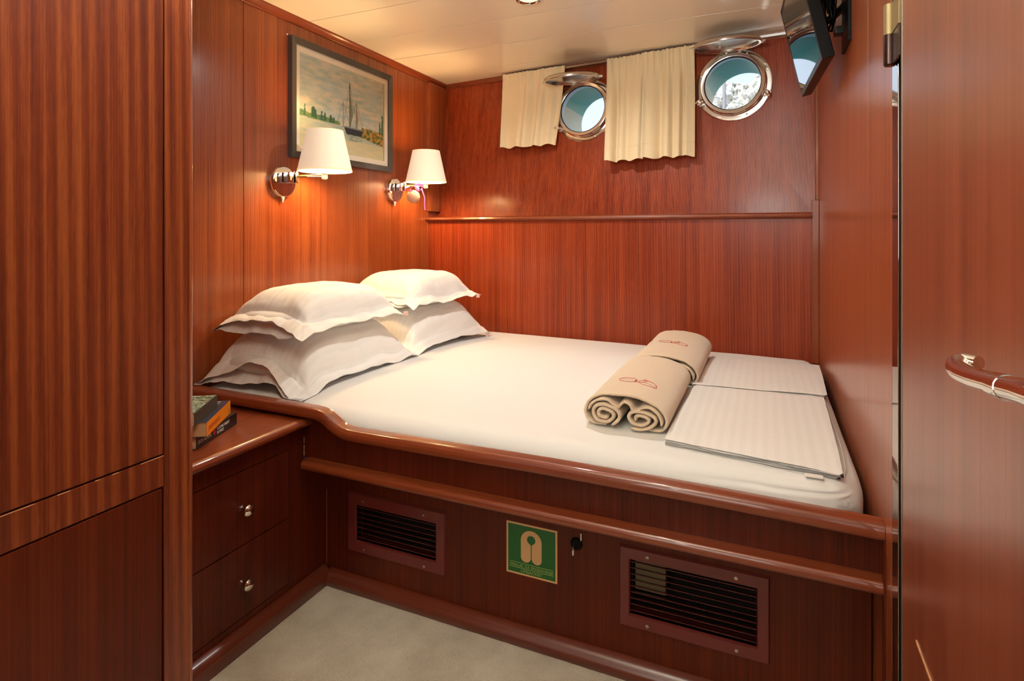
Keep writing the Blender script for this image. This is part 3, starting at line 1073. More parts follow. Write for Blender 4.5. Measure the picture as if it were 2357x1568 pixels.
def sconce(py, pz, sx, sy, szb, label):
    root = thing('wall_lamp', (XL, py, pz), label, 'lamp', 'swing-arm wall lamps over the pillows')
    ax = Vector((1, 0, 0))
    c = Vector((XL, py, pz))
    lathe('backplate', [(0.066, 0.0), (0.067, 0.010), (0.066, 0.018), (0.062, 0.023), (0.058, 0.0238), (0.03, 0.0242), (0.002, 0.0242)], c, ax, M_CHROME, root, 48)
    # knuckle block and bracket on the plate
    kx = XL + 0.055
    b0 = Vector((kx, py + 0.03, pz + 0.024))
    box('bracket', XL + 0.026, kx + 0.008, py - 0.012, py + 0.012, pz - 0.006, pz + 0.040, M_CHROME, root, bevel=0.004)
    box('bracket', XL + 0.026, kx + 0.008, py + 0.022, py + 0.040, pz - 0.006, pz + 0.040, M_CHROME, root, bevel=0.004)
    tube('pivot', [(kx, py + 0.031, pz - 0.002), (kx, py + 0.031, pz + 0.046)], 0.009, M_CHROME, root, 16)
    j = Vector((sx - 0.004, sy + 0.002, szb - 0.018))
    mid = b0.lerp(j, 0.4)
    tube('arm', [b0, mid], 0.0055, M_BRASS, root, 10)
    for dz in (0.0045, -0.0045):
        tube('arm', [mid + Vector((0, 0, dz * .6)), j + Vector((0, 0, dz))], 0.0026, M_CHROME, root, 8)
    lathe('joint', [(0.009, -0.016), (0.0125, -0.012), (0.0125, 0.006), (0.009, 0.010)], j, (0, 0, 1), M_WHITE, root, 20)
    lathe('socket', [(0.018, 0.0), (0.019, 0.004), (0.012, 0.010), (0.012, 0.05), (0.010, 0.055)], (sx, sy, szb - 0.012), (0, 0, 1), M_WHITE, root, 24)
    lathe('bulb', [(0.008, 0), (0.017, 0.015), (0.021, 0.032), (0.017, 0.048), (0.005, 0.056)], (sx, sy, szb + 0.040), (0, 0, 1), M_BULB, root, 16)
    # shade: thin double cone
    V, F = [], []
    N = 64
    prof = [(0.112, 0.0), (0.0745, 0.172), (0.0725, 0.172), (0.110, 0.0)]
    sh = lathe('lamp_shade', prof[:2] + prof[2:] + [prof[0]], (sx, sy, szb), (0, 0, 1), M_SHADE, root, N, cap=False, auto=0.4)
    lathe('shade_trim', [(0.1125, -0.001), (0.1118, 0.007), (0.1095, 0.007), (0.1095, -0.001), (0.1125, -0.001)], (sx, sy, szb), (0, 0, 1), M_SHADE_TRIM, root, N, cap=False)
    lathe('shade_trim', [(0.0752, 0.167), (0.0748, 0.173), (0.0725, 0.173), (0.0725, 0.167), (0.0752, 0.167)], (sx, sy, szb), (0, 0, 1), M_SHADE_TRIM, root, N, cap=False)
    for k in range(3):
        a = 2 * math.pi * k / 3 + .4
        tube('shade_spoke', [(sx, sy, szb + 0.10), (sx + 0.074 * math.cos(a), sy + 0.074 * math.sin(a), szb + 0.166)], 0.001, M_WHITE, root, 6)
    lathe('switch', [(0.007, 0.0), (0.008, 0.006), (0.006, 0.010), (0.0035, 0.014), (0.0035, 0.022)], (XL + 0.012, py, pz - 0.064), (0, 0, -1), M_WHITE, root, 14)
    light('lamp_bulb_light', 'POINT', (sx, sy, szb + 0.052), 15.0, (1.0, 0.66, 0.30), shadow_soft_size=0.045)
    return root


sconce(1.837, 1.357, -1.71, 1.916, 1.402, 'swing-arm wall lamp with lit cream shade in front of the picture')
s2 = sconce(2.642, 1.373, -1.71, 2.712, 1.417, 'swing-arm wall lamp with lit cream shade near the corner')

sac = thing('lavender_ornament', (-1.762, 2.664, 1.30), 'lilac ribbon and round woven ball hanging from the corner wall lamp', 'ornament')
V, F = [], []
bmx = bmesh.new()
bmesh.ops.create_icosphere(bmx, subdivisions=4, radius=0.036)
for v in bmx.verts:
    p = v.co.copy()
    v.co = Vector((-1.762, 2.664, 1.336)) + p * (1 + 0.035 * math.sin(p.x * 420 + p.z * 200) * math.sin(p.z * 420 - p.y * 300))
V = [tuple(v.co) for v in bmx.verts]; F = [tuple(v.index for v in f.verts) for f in bmx.faces]
bmx.free()
obj('ball', V, F, M_WICKER, sac, smooth=True)
cb = Vector((-1.757, 2.672, 1.383))


def ribbon3(path, wdir, wdt, name, mat, parent, th=0.0006):
    V, F = [], []
    wdir = Vector(wdir).normalized() * wdt / 2
    N = len(path)
    for p in path:
        p = Vector(p)
        for s in (-1, 1):
            for q in (0, th): V.append(tuple(p + wdir * s + Vector((q, 0, 0))))
    for i in range(N - 1):
        a, b_ = i * 4, i * 4 + 4
        F += [(a, a + 2, b_ + 2, b_), (a + 1, b_ + 1, b_ + 3, a + 3), (a, b_, b_ + 1, a + 1), (a + 2, a + 3, b_ + 3, b_ + 2)]
    return obj(name, V, F, mat, parent, smooth=True, auto=1.0)


for s, L_ in ((-1, 0.055), (1, 0.05)):
    pth = []
    for k in range(15):
        t = k / 14
        a = t * math.pi
        pth.append(cb + Vector((0.016 * math.sin(a * 2) + 0.012, s * L_ * math.sin(a) * (1 if s > 0 else 1.0), 0.020 * math.cos(a) * (1) - 0.004 * t)))
    ribbon3(pth, (0.6, 0.1, 0.6), 0.018, 'ribbon_bow', M_LILAC, sac)
ribbon3([cb + Vector((0.03, 0.02, 0.0)), cb + Vector((0.04, 0.035, -0.05)), cb + Vector((0.03, 0.05, -0.085)), cb + Vector((0.035, 0.047, -0.118))], (0.1, 1, 0.2), 0.010, 'ribbon_tail', M_LILAC, sac)
ribbon3([cb + Vector((-0.02, -0.02, 0.01)), cb + Vector((-0.025, -0.055, 0.0)), cb + Vector((-0.02, -0.075, -0.03))], (0.1, 0.5, 1), 0.010, 'ribbon_tail', M_LILAC, sac)
lathe('knot', [(0.006, -0.010), (0.011, -0.004), (0.011, 0.004), (0.006, 0.010)], cb + Vector((0.014, 0.004, -0.004)), (0, 1, 0), M_LILAC, sac, 14)
tube('cord', [cb + Vector((0, 0, 0)), cb + Vector((0.006, 0.004, 0.016)), cb + Vector((0.008, 0.006, 0.026))], 0.0015, M_LILAC, sac, 6)

# ------------------------------------------------------------------ ceiling downlights
for i, (x, y) in enumerate(DL):
    lab = ['round recessed downlight with steel rim in the ceiling above the bed', 'round recessed downlight in the ceiling over the carpet',
           'round recessed downlight in the ceiling by the aft bulkhead'][i]
    r = thing('ceiling_light', (x, y, ZC), lab, 'ceiling light')
    lathe('rim', [(0.052, 0.0), (0.054, 0.003), (0.051, 0.008), (0.044, 0.010), (0.040, 0.006), (0.038, 0.0), (0.036, -0.004)], (x, y, ZC - 0.0), (0, 0, -1), M_STEEL, r, 48, cap=False)
    lathe('lens', [(0.001, 0.003), (0.036, 0.003), (0.036, 0.001)], (x, y, ZC), (0, 0, -1), emit_mat('lamp_lens_%d' % i, (1.0, 0.72, 0.48, 1), 1.1), r, 40, cap=False)

# ------------------------------------------------------------------ television on its wall arm
tv = thing('television', (0.17, 2.09, 1.63), 'small black flat television on a wall arm high on the right wall', 'television')
tB = Vector((0.125, 2.34, 1.636)); tR = Vector((0.150, 1.84, 1.636)); tL = Vector((0.054, 2.34, 1.956))
eu = (tR - tB); ev = (tL - tB)
en = ev.cross(eu).normalized()
if en.x > 0: en = -en            # screen normal, towards the bed


def tvp(a, b_, d): return tuple(tB + eu * a + ev * b_ - en * d)


def tv_ring(name, a0, a1, b0, b1, d0, d1, mat, bev=0.0):
    V = [tvp(a, b_, d) for d in (d0, d1) for a, b_ in ((a0, b0), (a1, b0), (a1, b1), (a0, b1))]
    return obj(name, V, [(3, 2, 1, 0), (4, 5, 6, 7), (0, 1, 5, 4), (1, 2, 6, 5), (2, 3, 7, 6), (3, 0, 4, 7)], mat, tv, bevel=bev, smooth=bool(bev), auto=0.7)


tv_ring('casing', 0, 1, 0, 1, 0.001, 0.032, M_BLACK, 0.003)
tv_ring('screen', 0.028, 0.972, 0.05, 0.955, -0.0006, 0.003, M_SCREEN)
tv_ring('bezel', 0.0, 1.0, 0.955, 1.0, -0.001, 0.004, M_BLACK, 0.0006)
tv_ring('bezel', 0.0, 1.0, 0.0, 0.05, -0.001, 0.004, M_BLACK, 0.0006)
tv_ring('bezel', 0.0, 0.028, 0.05, 0.955, -0.001, 0.004, M_BLACK, 0.0006)
tv_ring('bezel', 0.972, 1.0, 0.05, 0.955, -0.001, 0.004, M_BLACK, 0.0006)
tv_ring('rear_cover', 0.2, 0.8, 0.15, 0.8, 0.032, 0.048, M_BLACK, 0.006)
cm = tB + eu * 0.5 + ev * 0.5 - en * 0.05
box('wall_plate', XR - 0.008, XR, 1.835, 1.985, 1.68, 1.98, M_BLACK, tv, bevel=0.001)
tube('mount_arm', [(XR - 0.006, 1.93, cm.z), ((cm.x + XR) / 2, cm.y - 0.06, cm.z), tuple(cm)], 0.012, M_BLACK, tv, 12)
for k in range(9):
    rr = random.Random(k + 30)
    y0 = 1.99 + rr.uniform(-0.02, 0.1); z0 = 1.80 + rr.uniform(-0.02, 0.06)
    pth = []
    for q in range(14):
        t = q / 13
        pth.append((0.186 + 0.014 * math.sin(5 * t + k) - 0.008 * t * (k % 2), y0 + 0.06 * math.sin(2.2 * math.pi * t + k * 1.3) + 0.05 * t, z0 + 0.10 * t + 0.06 * math.sin(3.1 * math.pi * t + k)))
    tube('cable', pth, 0.0035, M_BLACK, tv, 8)
box('plug', 0.176, 0.200, 1.800, 1.835, 1.690, 1.712, M_BLACK, tv, bevel=0.004)

# ------------------------------------------------------------------ built-in bed
bed = thing('built_in_bed', (-0.8, 1.43, 0), 'built-in mahogany berth with stepped front rail under the white mattress', 'bed')
YU, YLO = 1.385, 1.487
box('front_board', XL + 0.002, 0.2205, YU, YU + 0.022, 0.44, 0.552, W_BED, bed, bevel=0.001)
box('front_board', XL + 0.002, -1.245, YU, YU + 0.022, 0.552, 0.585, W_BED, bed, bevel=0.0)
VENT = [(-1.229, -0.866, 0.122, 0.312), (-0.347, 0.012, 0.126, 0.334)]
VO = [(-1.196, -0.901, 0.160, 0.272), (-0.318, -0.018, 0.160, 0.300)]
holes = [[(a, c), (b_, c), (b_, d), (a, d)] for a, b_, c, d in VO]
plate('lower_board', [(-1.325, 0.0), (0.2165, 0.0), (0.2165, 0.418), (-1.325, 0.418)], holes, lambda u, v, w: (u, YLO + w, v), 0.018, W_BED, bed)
# top rail: runs level over the pillows' end, steps down, then level again
path = [(XL + 0.004, 0.6145), (-1.60, 0.613), (-1.40, 0.6115), (-1.26, 0.610), (-1.235, 0.608), (-1.215, 0.603), (-1.198, 0.595), (-1.18, 0.584), (-1.163, 0.574),
        (-1.145, 0.567), (-1.12, 0.5635), (-1.09, 0.563), (-0.9, 0.565), (-0.5, 0.569), (-0.2, 0.568), (0.0, 0.565), (0.2195, 0.561)]
prof = [(0.0, -0.026), (0.003, -0.030), (0.040, -0.030), (0.046, -0.026), (0.046, -0.003), (0.042, 0.0), (0.012, 0.0), (0.006, -0.003), (0.002, -0.009), (0.0, -0.016)]
sweep('top_rail', [(x, 1.345, z) for x, z in path], [(s, h) for s, h in prof], (0, 1, 0), W_RAILX, bed)
# lower rail
prof = [(0.0, -0.018), (0.003, -0.024), (0.010, -0.028), (0.140, -0.028), (0.140, -0.002), (0.012, 0.0), (0.005, -0.003), (0.001, -0.010)]
sweep('lower_rail', [(-1.296, 1.345, 0.446), (-0.5, 1.345, 0.446), (0.2195, 1.345, 0.446)], prof, (0, 1, 0), W_RAILX, bed)
box('base', XL + 0.01, 0.2, 1.52, 2.85, 0.34, 0.398, M_SHADOW, bed, bevel=0)
box('end_post', 0.2165, 0.2199, 1.34, 1.36, 0.0, 0.535, W_BED, bed, bevel=0)
struct(sweep('baseboard_bed', [(-1.30, 1.487, 0), (-0.5, 1.487, 0), (0.2, 1.487, 0)],
             [(0, 0.0), (0, 0.047), (-0.010, 0.046), (-0.022, 0.038), (-0.030, 0.028), (-0.033, 0.020), (-0.031, 0.010), (-0.026, 0.0)], (0, 1, 0), W_SKX))
struct(sweep('baseboard_left', [(-1.32, 0.78, 0), (-1.32, 1.2, 0), (-1.32, 1.472, 0)],
             [(0, 0.0), (0, 0.060), (0.010, 0.059), (0.020, 0.052), (0.026, 0.042), (0.028, 0.030), (0.026, 0.014), (0.022, 0.0)], (1, 0, 0), W_SKY))

# ------------------------------------------------------------------ vent grilles
for k, ((x0, x1, z0, z1), (a0, a1, c0, c1), ns) in enumerate(zip(VENT, VO, (7, 9))):
    lab = ['maroon metal vent grille in the bed front, left of the lifejacket sign', 'larger maroon metal vent grille in the bed front, at the right end'][k]
    vg = thing('vent_grille', ((x0 + x1) / 2, YLO, z0), lab, 'vent')
    o1 = [(x0, z0), (x1, z0), (x1, z1), (x0, z1)]
    # frame: sloping rim from the wall out to a flat face, then into the opening
    e = 0.006
    rings = [(0, 0, 0, 0, -0.0002), (e, e, e, e, -0.008), None]
    V = []
    for (X0, X1, Z0, Z1, yy) in ((x0, x1, z0, z1, YLO - 0.0005), (x0 + 0.004, x1 - 0.004, z0 + 0.004, z1 - 0.004, YLO - 0.008),
                                 (a0 - 0.003, a1 + 0.003, c0 - 0.003, c1 + 0.003, YLO - 0.008), (a0, a1, c0, c1, YLO - 0.002), (a0, a1, c0, c1, YLO + 0.03)):
        V += [(X0, yy, Z0), (X1, yy, Z0), (X1, yy, Z1), (X0, yy, Z1)]
    F = [(r * 4 + i, r * 4 + (i + 1) % 4, r * 4 + 4 + (i + 1) % 4, r * 4 + 4 + i) for r in range(4) for i in range(4)]
    obj('frame', V, F, M_VENT, vg)
    H_ = (c1 - c0) / ns
    for i in range(ns):
        zc = c0 + H_ * (i + 0.5)
        pr = [(-0.001, 0.12 * H_), (0.017, -0.34 * H_), (0.0165, -0.46 * H_), (-0.001, -0.02 * H_)]
        V = [(x, YLO + p, zc + q) for x in (a0, a1) for p, q in pr]
        obj('slat', V, [(3, 2, 1, 0), (4, 5, 6, 7), (0, 1, 5, 4), (1, 2, 6, 5), (2, 3, 7, 6), (3, 0, 4, 7)], M_VENTS, vg)
    bv = [(a0 - .002, YLO + 0.0195, c0 - .002), (a1 + .002, YLO + 0.0195, c0 - .002), (a1 + .002, YLO + 0.0195, c1 + .002), (a0 - .002, YLO + 0.0195, c1 + .002),
          (a0 - .002, YLO + 0.12, c0 - .002), (a1 + .002, YLO + 0.12, c0 - .002), (a1 + .002, YLO + 0.12, c1 + .002), (a0 - .002, YLO + 0.12, c1 + .002)]
    obj('duct', bv, [(4, 5, 6, 7), (0, 1, 5, 4), (1, 2, 6, 5), (2, 3, 7, 6), (3, 0, 4, 7)], M_SHADOW, vg)
    if k == 1:
        box('pipe_lagging', -0.315, -0.235, YLO + 0.04, YLO + 0.07, 0.20, 0.299, M_PIPE, vg, bevel=0.003)
    sc = [[(-1.167, 0.292), (-0.942, 0.294), (-1.164, 0.140), (-0.940, 0.138)], [(-0.274, 0.317), (-0.063, 0.316), (-0.274, 0.142), (-0.062, 0.142)]][k]
    for (sx, sz) in sc:
        lathe('screw', [(0.0045, 0.0), (0.0042, 0.002), (0.0022, 0.0024), (0.0018, 0.0008)], (sx, YLO - 0.0078, sz), (0, -1, 0), M_SCREWM, vg, 12)

# ------------------------------------------------------------------ lifejacket sign
sg = thing('safety_sign', (-0.594, YLO, 0.184), 'green square lifejacket safety sign stuck on the bed front', 'sign')
SX0, SX1, SZ0, SZ1 = -0.6705, -0.5185, 0.184, 0.3285
SWd, SH = SX1 - SX0, SZ1 - SZ0


def sp(u, v, w): return (SX0 + u * SWd, YLO - w, SZ0 + v * SH)


plate('border', [(0, 0), (1, 0), (1, 1), (0, 1)], [], lambda u, v, w: sp(u, v, w), 0.0006, M_SIGNP, sg)
plate('green_panel', [(0.035, 0.035), (0.965, 0.035), (0.965, 0.965), (0.035, 0.965)], [], lambda u, v, w: sp(u, v, 0.0006 + w), 0.0003, M_SIGNG, sg)
# pictogram: collar-type jacket, two lobes joined round a neck opening
ol = []
cx, hw, top, bot, rl = 0.497, 0.205, 0.890, 0.265, 0.098
for i in range(25):
    a = math.pi * i / 24
    ol.append((cx + hw * math.cos(a), (top - hw * 1.02) + hw * 1.02 * math.sin(a)))
for i in range(1, 17):
    a = math.pi + math.pi * i / 17
    ol.append((cx - hw + rl + rl * math.cos(a) - 0.0, bot + rl + rl * math.sin(a)))
gap = hw - 2 * rl
ol.append((cx - gap, bot + rl))
ol.append((cx - gap, 0.615))
nr, nc = 0.083, (cx, 0.715)
for i in range(25):
    a = math.radians(236 - (236 + 56) * i / 24)
    ol.append((nc[0] + nr * math.cos(a), nc[1] + nr * math.sin(a)))
ol.append((cx + gap, 0.615))
ol.append((cx + gap, bot + rl))
for i in range(1, 17):
    a = math.pi + math.pi * i / 17
    ol.append((cx + hw - rl + rl * math.cos(a), bot + rl + rl * math.sin(a)))
plate('lifejacket_symbol', ol, [], lambda u, v, w: sp(u, v, 0.0009 + w), 0.0003, M_SIGNP, sg)
for zz in (0.225, 0.128):
    plate('rule', [(0.07, zz), (0.93, zz), (0.93, zz + 0.012), (0.07, zz + 0.012)], [], lambda u, v, w: sp(u, v, 0.0009 + w), 0.0002, M_SIGNT, sg)
for s_, zz, sz, xs in (('PR\u0160LUK ZA SPA\u0160AVANJE', 0.155, 0.0100, 1.19), ('LIFEJACKET', 0.062, 0.0100, 1.25)):
    s_ = s_.replace('PR\u0160LUK', 'PRSLUK')
    text('lettering', s_, sz, frame_m(sp(0.5, zz, 0.0010), (1, 0, 0), (0, 0, 1)), M_SIGNT, sg, align='CENTER', xs=xs, bold=0.00012)

# lock with key
lk = thing('cabinet_lock', (-0.4625, YLO, 0.30), 'small black round lock with a key in it, right of the sign', 'lock')
lathe('escutcheon', [(0.0165, 0.0), (0.0165, 0.003), (0.0145, 0.006), (0.010, 0.007)], (-0.4635, YLO, 0.3075), (0, -1, 0), M_BLACK, lk, 28)
box('key', -0.4655, -0.4635, YLO - 0.030, YLO - 0.006, 0.300, 0.312, M_SCREWM, lk, bevel=0.0008)
box('key_tip', -0.4665, -0.4625, YLO - 0.031, YLO - 0.024, 0.290, 0.303, M_WHITE, lk, bevel=0.0008)
box('catch', -0.4505, -0.4465, YLO - 0.010, YLO - 0.0, 0.322, 0.342, M_SCREWM, lk, bevel=0.0008)
box('catch_arm', -0.4545, -0.4485, YLO - 0.006, YLO - 0.0, 0.311, 0.325, M_BLACK, lk, bevel=0.0008)

# ------------------------------------------------------------------ nightstand
ns = thing('nightstand', (-1.6, 1.13, 0), 'built-in mahogany bedside cabinet with two drawers and books on top', 'cabinet')
XN = -1.32
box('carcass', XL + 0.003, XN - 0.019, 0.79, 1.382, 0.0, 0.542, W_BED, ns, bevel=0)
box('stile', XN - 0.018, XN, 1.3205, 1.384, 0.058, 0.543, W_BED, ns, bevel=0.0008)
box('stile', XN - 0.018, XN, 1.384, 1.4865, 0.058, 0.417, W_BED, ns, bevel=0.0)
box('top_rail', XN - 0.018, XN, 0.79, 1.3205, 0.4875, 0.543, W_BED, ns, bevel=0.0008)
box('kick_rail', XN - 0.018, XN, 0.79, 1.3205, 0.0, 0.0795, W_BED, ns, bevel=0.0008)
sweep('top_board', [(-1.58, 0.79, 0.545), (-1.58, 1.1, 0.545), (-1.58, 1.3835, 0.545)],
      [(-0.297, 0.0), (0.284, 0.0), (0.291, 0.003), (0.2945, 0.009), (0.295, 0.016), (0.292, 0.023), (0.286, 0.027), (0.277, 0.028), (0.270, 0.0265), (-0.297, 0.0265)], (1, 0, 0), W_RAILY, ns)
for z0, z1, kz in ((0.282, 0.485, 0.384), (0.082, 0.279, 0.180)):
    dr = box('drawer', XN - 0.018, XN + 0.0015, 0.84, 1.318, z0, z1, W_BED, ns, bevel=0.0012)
    lathe('knob', [(0.0085, 0.0), (0.0075, 0.003), (0.006, 0.008), (0.0075, 0.014), (0.013, 0.019), (0.0158, 0.024), (0.0158, 0.028), (0.012, 0.033), (0.006, 0.0355), (0.001, 0.036)], (XN + 0.0015, 1.150, kz), (1, 0, 0), M_CHROME, dr, 28)

# ------------------------------------------------------------------ wardrobe on the left
wd_ = thing('wardrobe', (-1.44, 0.0, 0), 'tall built-in mahogany wardrobe with two flush doors at the left edge', 'wardrobe')
XW = -1.0
box('carcass', XL + 0.003, XW - 0.024, -0.9, 0.735, 0.0, ZC - 0.001, W_BED, wd_, bevel=0)
box('stile', XW - 0.022, XW, 0.7035, 0.7525, 0.0, ZC - 0.001, W_CAB, wd_, bevel=0.0008)
V = []
pts = [(XW - 0.1, 0.735), (XW - 0.022, 0.735), (XW - 0.022, 0.7528), (XW, 0.7528)]
for i in range(7):
    a = math.radians(90 * i / 6)
    pts.append((XW - 0.010 + 0.0105 * math.cos(a), 0.7535 + 0.0105 * math.sin(a)))
pts += [(XW - 0.1, 0.764)]
nP = len(pts)
V = [(x, y, z) for z in (0.0, ZC - 0.001) for x, y in pts]
F = [(k, (k + 1) % nP, nP + (k + 1) % nP, nP + k) for k in range(nP)] + [tuple(range(nP)), tuple(range(2 * nP - 1, nP - 1, -1))]
obj('corner_post', V, F, W_TRIMZ, wd_, smooth=True, auto=0.6)
box('side_panel', XL + 0.003, XW - 0.1, 0.736, 0.764, 0.0, ZC - 0.001, W_WALL, wd_, bevel=0)
box('middle_rail', XW - 0.022, XW, -0.9, 0.7025, 0.686, 0.741, W_CAB, wd_, bevel=0.001)
box('kick_board', XW - 0.022, XW, -0.9, 0.7025, 0.0, 0.07, W_CAB, wd_, bevel=0.001)
box('door', XW - 0.022, XW, -0.1, 0.7005, 0.7445, ZC - 0.002, W_CAB, wd_, bevel=0.0014)
box('door', XW - 0.022, XW, -0.1, 0.6985, 0.073, 0.6825, W_BED, wd_, bevel=0.0014)
box('door', XW - 0.022, XW, -0.9, -0.103, 0.7445, ZC - 0.002, W_CAB, wd_, bevel=0.0014)
box('door', XW - 0.022, XW, -0.9, -0.103, 0.073, 0.6825, W_BED, wd_, bevel=0.0014)

M_WORN = plain('bare_worn_edge', srgb(196, 132, 86), 0.7)
for a, b_ in ((0.32, 0.44), (0.455, 0.50), (0.53, 0.548), (0.585, 0.592), (0.612, 0.622), (0.66, 0.7015)):
    box('worn_edge', XW - 0.0012, XW + 0.0004, a, b_, 0.7402, 0.7412, M_WORN, wd_, bevel=0)
for a, b_ in ((0.447, 0.480), (0.486, 0.505)):
    box('sealant', XN, XN + 0.0012, YU - 0.0012, YU, a, b_, M_WHITE, bed, bevel=0)
box('sealant', XN, XN + 0.0008, YLO - 0.0008, YLO, 0.055, 0.30, M_WORN, bed, bevel=0)

# ------------------------------------------------------------------ open door on the right
dm = bpy.data.objects.new('door_1', None)
dm.location = (0.235, 1.166, 0)
COL.objects.link(dm)
dm['kind'] = 'structure'
XD = 0.215
box('leaf', XD, XD + 0.038, 0.46, 1.1655, 0.02, 2.03, W_DOOR, dm, bevel=0.001)
box('edge_strip', XD - 0.0006, XD + 0.038, 1.1658, 1.1745, 0.02, 2.03, M_EDGE, dm, bevel=0.0006)['label'] = 'thin steel edging along the hinge side'
for k, (z0, z1, z2) in enumerate(((1.452, 1.508, 1.566), (0.20, 0.262, 0.318))):
    yh = 1.245
    hg = lathe('hinge', [(0.0085, z0), (0.0105, z0 + 0.003), (0.0105, z1), (0.0105, z1 + 0.0005)], (0.2105, yh, 0), (0, 0, 1), M_BRONZE, dm, 20)
    lathe('knuckle', [(0.0105, z1 + 0.001), (0.0105, z2 - 0.003), (0.0085, z2)], (0.2105, yh, 0), (0, 0, 1), M_BRASS, hg, 20)['label'] = 'brass upper knuckle'
    box('hinge_leaf', 0.2115, 0.2165, 1.178, yh - 0.006, z1 + 0.001, z2 - 0.002, M_BRASS, hg, bevel=0.0006)
    box('hinge_leaf', 0.2125, 0.2165, 1.178, yh - 0.006, z0 + 0.002, z1, M_BRONZE, hg, bevel=0.0006)
# chipped ledge of the door's ventilation opening
box('vent_edge', XD - 0.0015, XD, 0.75, 1.064, 0.5135, 0.518, plain('bare_chipped_wood', srgb(205, 150, 105), 0.7), dm, bevel=0.0004)
# lever handle: curved neck, collar, grip
xl = 0.165
pth = []
for i in range(15):
    t = i / 14
    a = t * math.pi * 0.62
    pth.append(Vector((0.168 - 0.0 * t + 0.0, 0, 0)))
hd = []
cpts = [(0.1775, 0.646, 1.0305), (0.170, 0.657, 1.0285), (0.1635, 0.652, 1.026), (0.160, 0.632, 1.0245), (0.160, 0.600, 1.0265), (0.160, 0.560, 1.0315), (0.160, 0.545, 1.0335)]
rad = [0.006, 0.0082, 0.0092, 0.0095, 0.0092, 0.0084, 0.0082]


def catmull(P, n=6):
    out = []
    P = [Vector(p) for p in P]
    for i in range(len(P) - 1):
        p0 = P[max(i - 1, 0)]; p1 = P[i]; p2 = P[i + 1]; p3 = P[min(i + 2, len(P) - 1)]
        for k in range(n):
            t = k / n
            out.append(0.5 * ((2 * p1) + (-p0 + p2) * t + (2 * p0 - 5 * p1 + 4 * p2 - p3) * t * t + (-p0 + 3 * p1 - 3 * p2 + p3) * t ** 3))
    out.append(P[-1])
    return out


cl = catmull(cpts)
rl_ = [x for x in (r_.x for r_ in catmull([(r, 0, 0) for r in rad]))]
h = tube('handle', cl, rl_, M_CHROME, dm, 20)
tube('collar', [(0.160, 0.5455, 1.0335), (0.160, 0.530, 1.0355), (0.160, 0.520, 1.0370)], [0.0096, 0.0098, 0.0096], M_CHROME, h, 20)
tube('grip', [(0.160, 0.5195, 1.037), (0.160, 0.49, 1.0415), (0.160, 0.45, 1.046), (0.163, 0.432, 1.047), (0.175, 0.424, 1.047), (XD, 0.424, 1.047)], 0.0092, M_CHROME, h, 20)
lathe('rose', [(0.024, 0.0), (0.024, 0.004), (0.020, 0.007)], (XD, 0.424 + 0.045, 1.041), (-1, 0, 0), M_CHROME, dm, 30) if False else None

# ------------------------------------------------------------------ mattress
ZM = 0.602


def grid_box(x0, x1, y0, y1, z0, z1, r, fn, nmid=(40, 30, 3), nr=6):
    """box with rounded edges as a welded quad grid; fn(p, n) displaces"""
    def coords(a, b_, n):
        e = [a + r * (1 - math.cos(math.pi / 2 * i / nr)) for i in range(nr)]
        m = [a + r + (b_ - a - 2 * r) * i / n for i in range(n + 1)]
        f = [b_ - r * (1 - math.cos(math.pi / 2 * (nr - 1 - i) / nr)) for i in range(nr)]
        return e + m + f
    xs, ys, zs = coords(x0, x1, nmid[0]), coords(y0, y1, nmid[1]), coords(z0, z1, nmid[2])
    idx, V, F = {}, [], []

    def vid(i, j, k):
        key = (i, j, k)
        if key not in idx:
            p = Vector((xs[i], ys[j], zs[k]))
            q = Vector((min(max(p.x, x0 + r), x1 - r), min(max(p.y, y0 + r), y1 - r), min(max(p.z, z0 + r), z1 - r)))
            d = p - q
            if d.length > 1e-9:
                d.normalize()
                nn = d
                p = q + d * r
            else: nn = Vector((0, 0, 1))
            idx[key] = len(V)
            V.append(tuple(fn(p, nn)))
        return idx[key]
    NX, NY, NZ = len(xs) - 1, len(ys) - 1, len(zs) - 1
    for i in range(NX):
        for j in range(NY):
            F.append((vid(i, j, NZ), vid(i + 1, j, NZ), vid(i + 1, j + 1, NZ), vid(i, j + 1, NZ)))
            F.append((vid(i, j, 0), vid(i, j + 1, 0), vid(i + 1, j + 1, 0), vid(i + 1, j, 0)))
    for i in range(NX):
        for k in range(NZ):
            F.append((vid(i, 0, k), vid(i + 1, 0, k), vid(i + 1, 0, k + 1), vid(i, 0, k + 1)))
            F.append((vid(i, NY, k), vid(i, NY, k + 1), vid(i + 1, NY, k + 1), vid(i + 1, NY, k)))
    for j in range(NY):
        for k in range(NZ):
            F.append((vid(0, j, k), vid(0, j, k + 1), vid(0, j + 1, k + 1), vid(0, j + 1, k)))
            F.append((vid(NX, j, k), vid(NX, j + 1, k), vid(NX, j + 1, k + 1), vid(NX, j, k + 1)))
    return V, F


def mtop(x, y):                       # height of the mattress top
    z = ZM
    z -= 0.022 * sm(2.3, 2.88, y)
    z += 0.004 * math.sin((x + 1.9) * 1.4)
    z -= 0.010 * (1 - sm(1.45, 1.62, y))
    return z


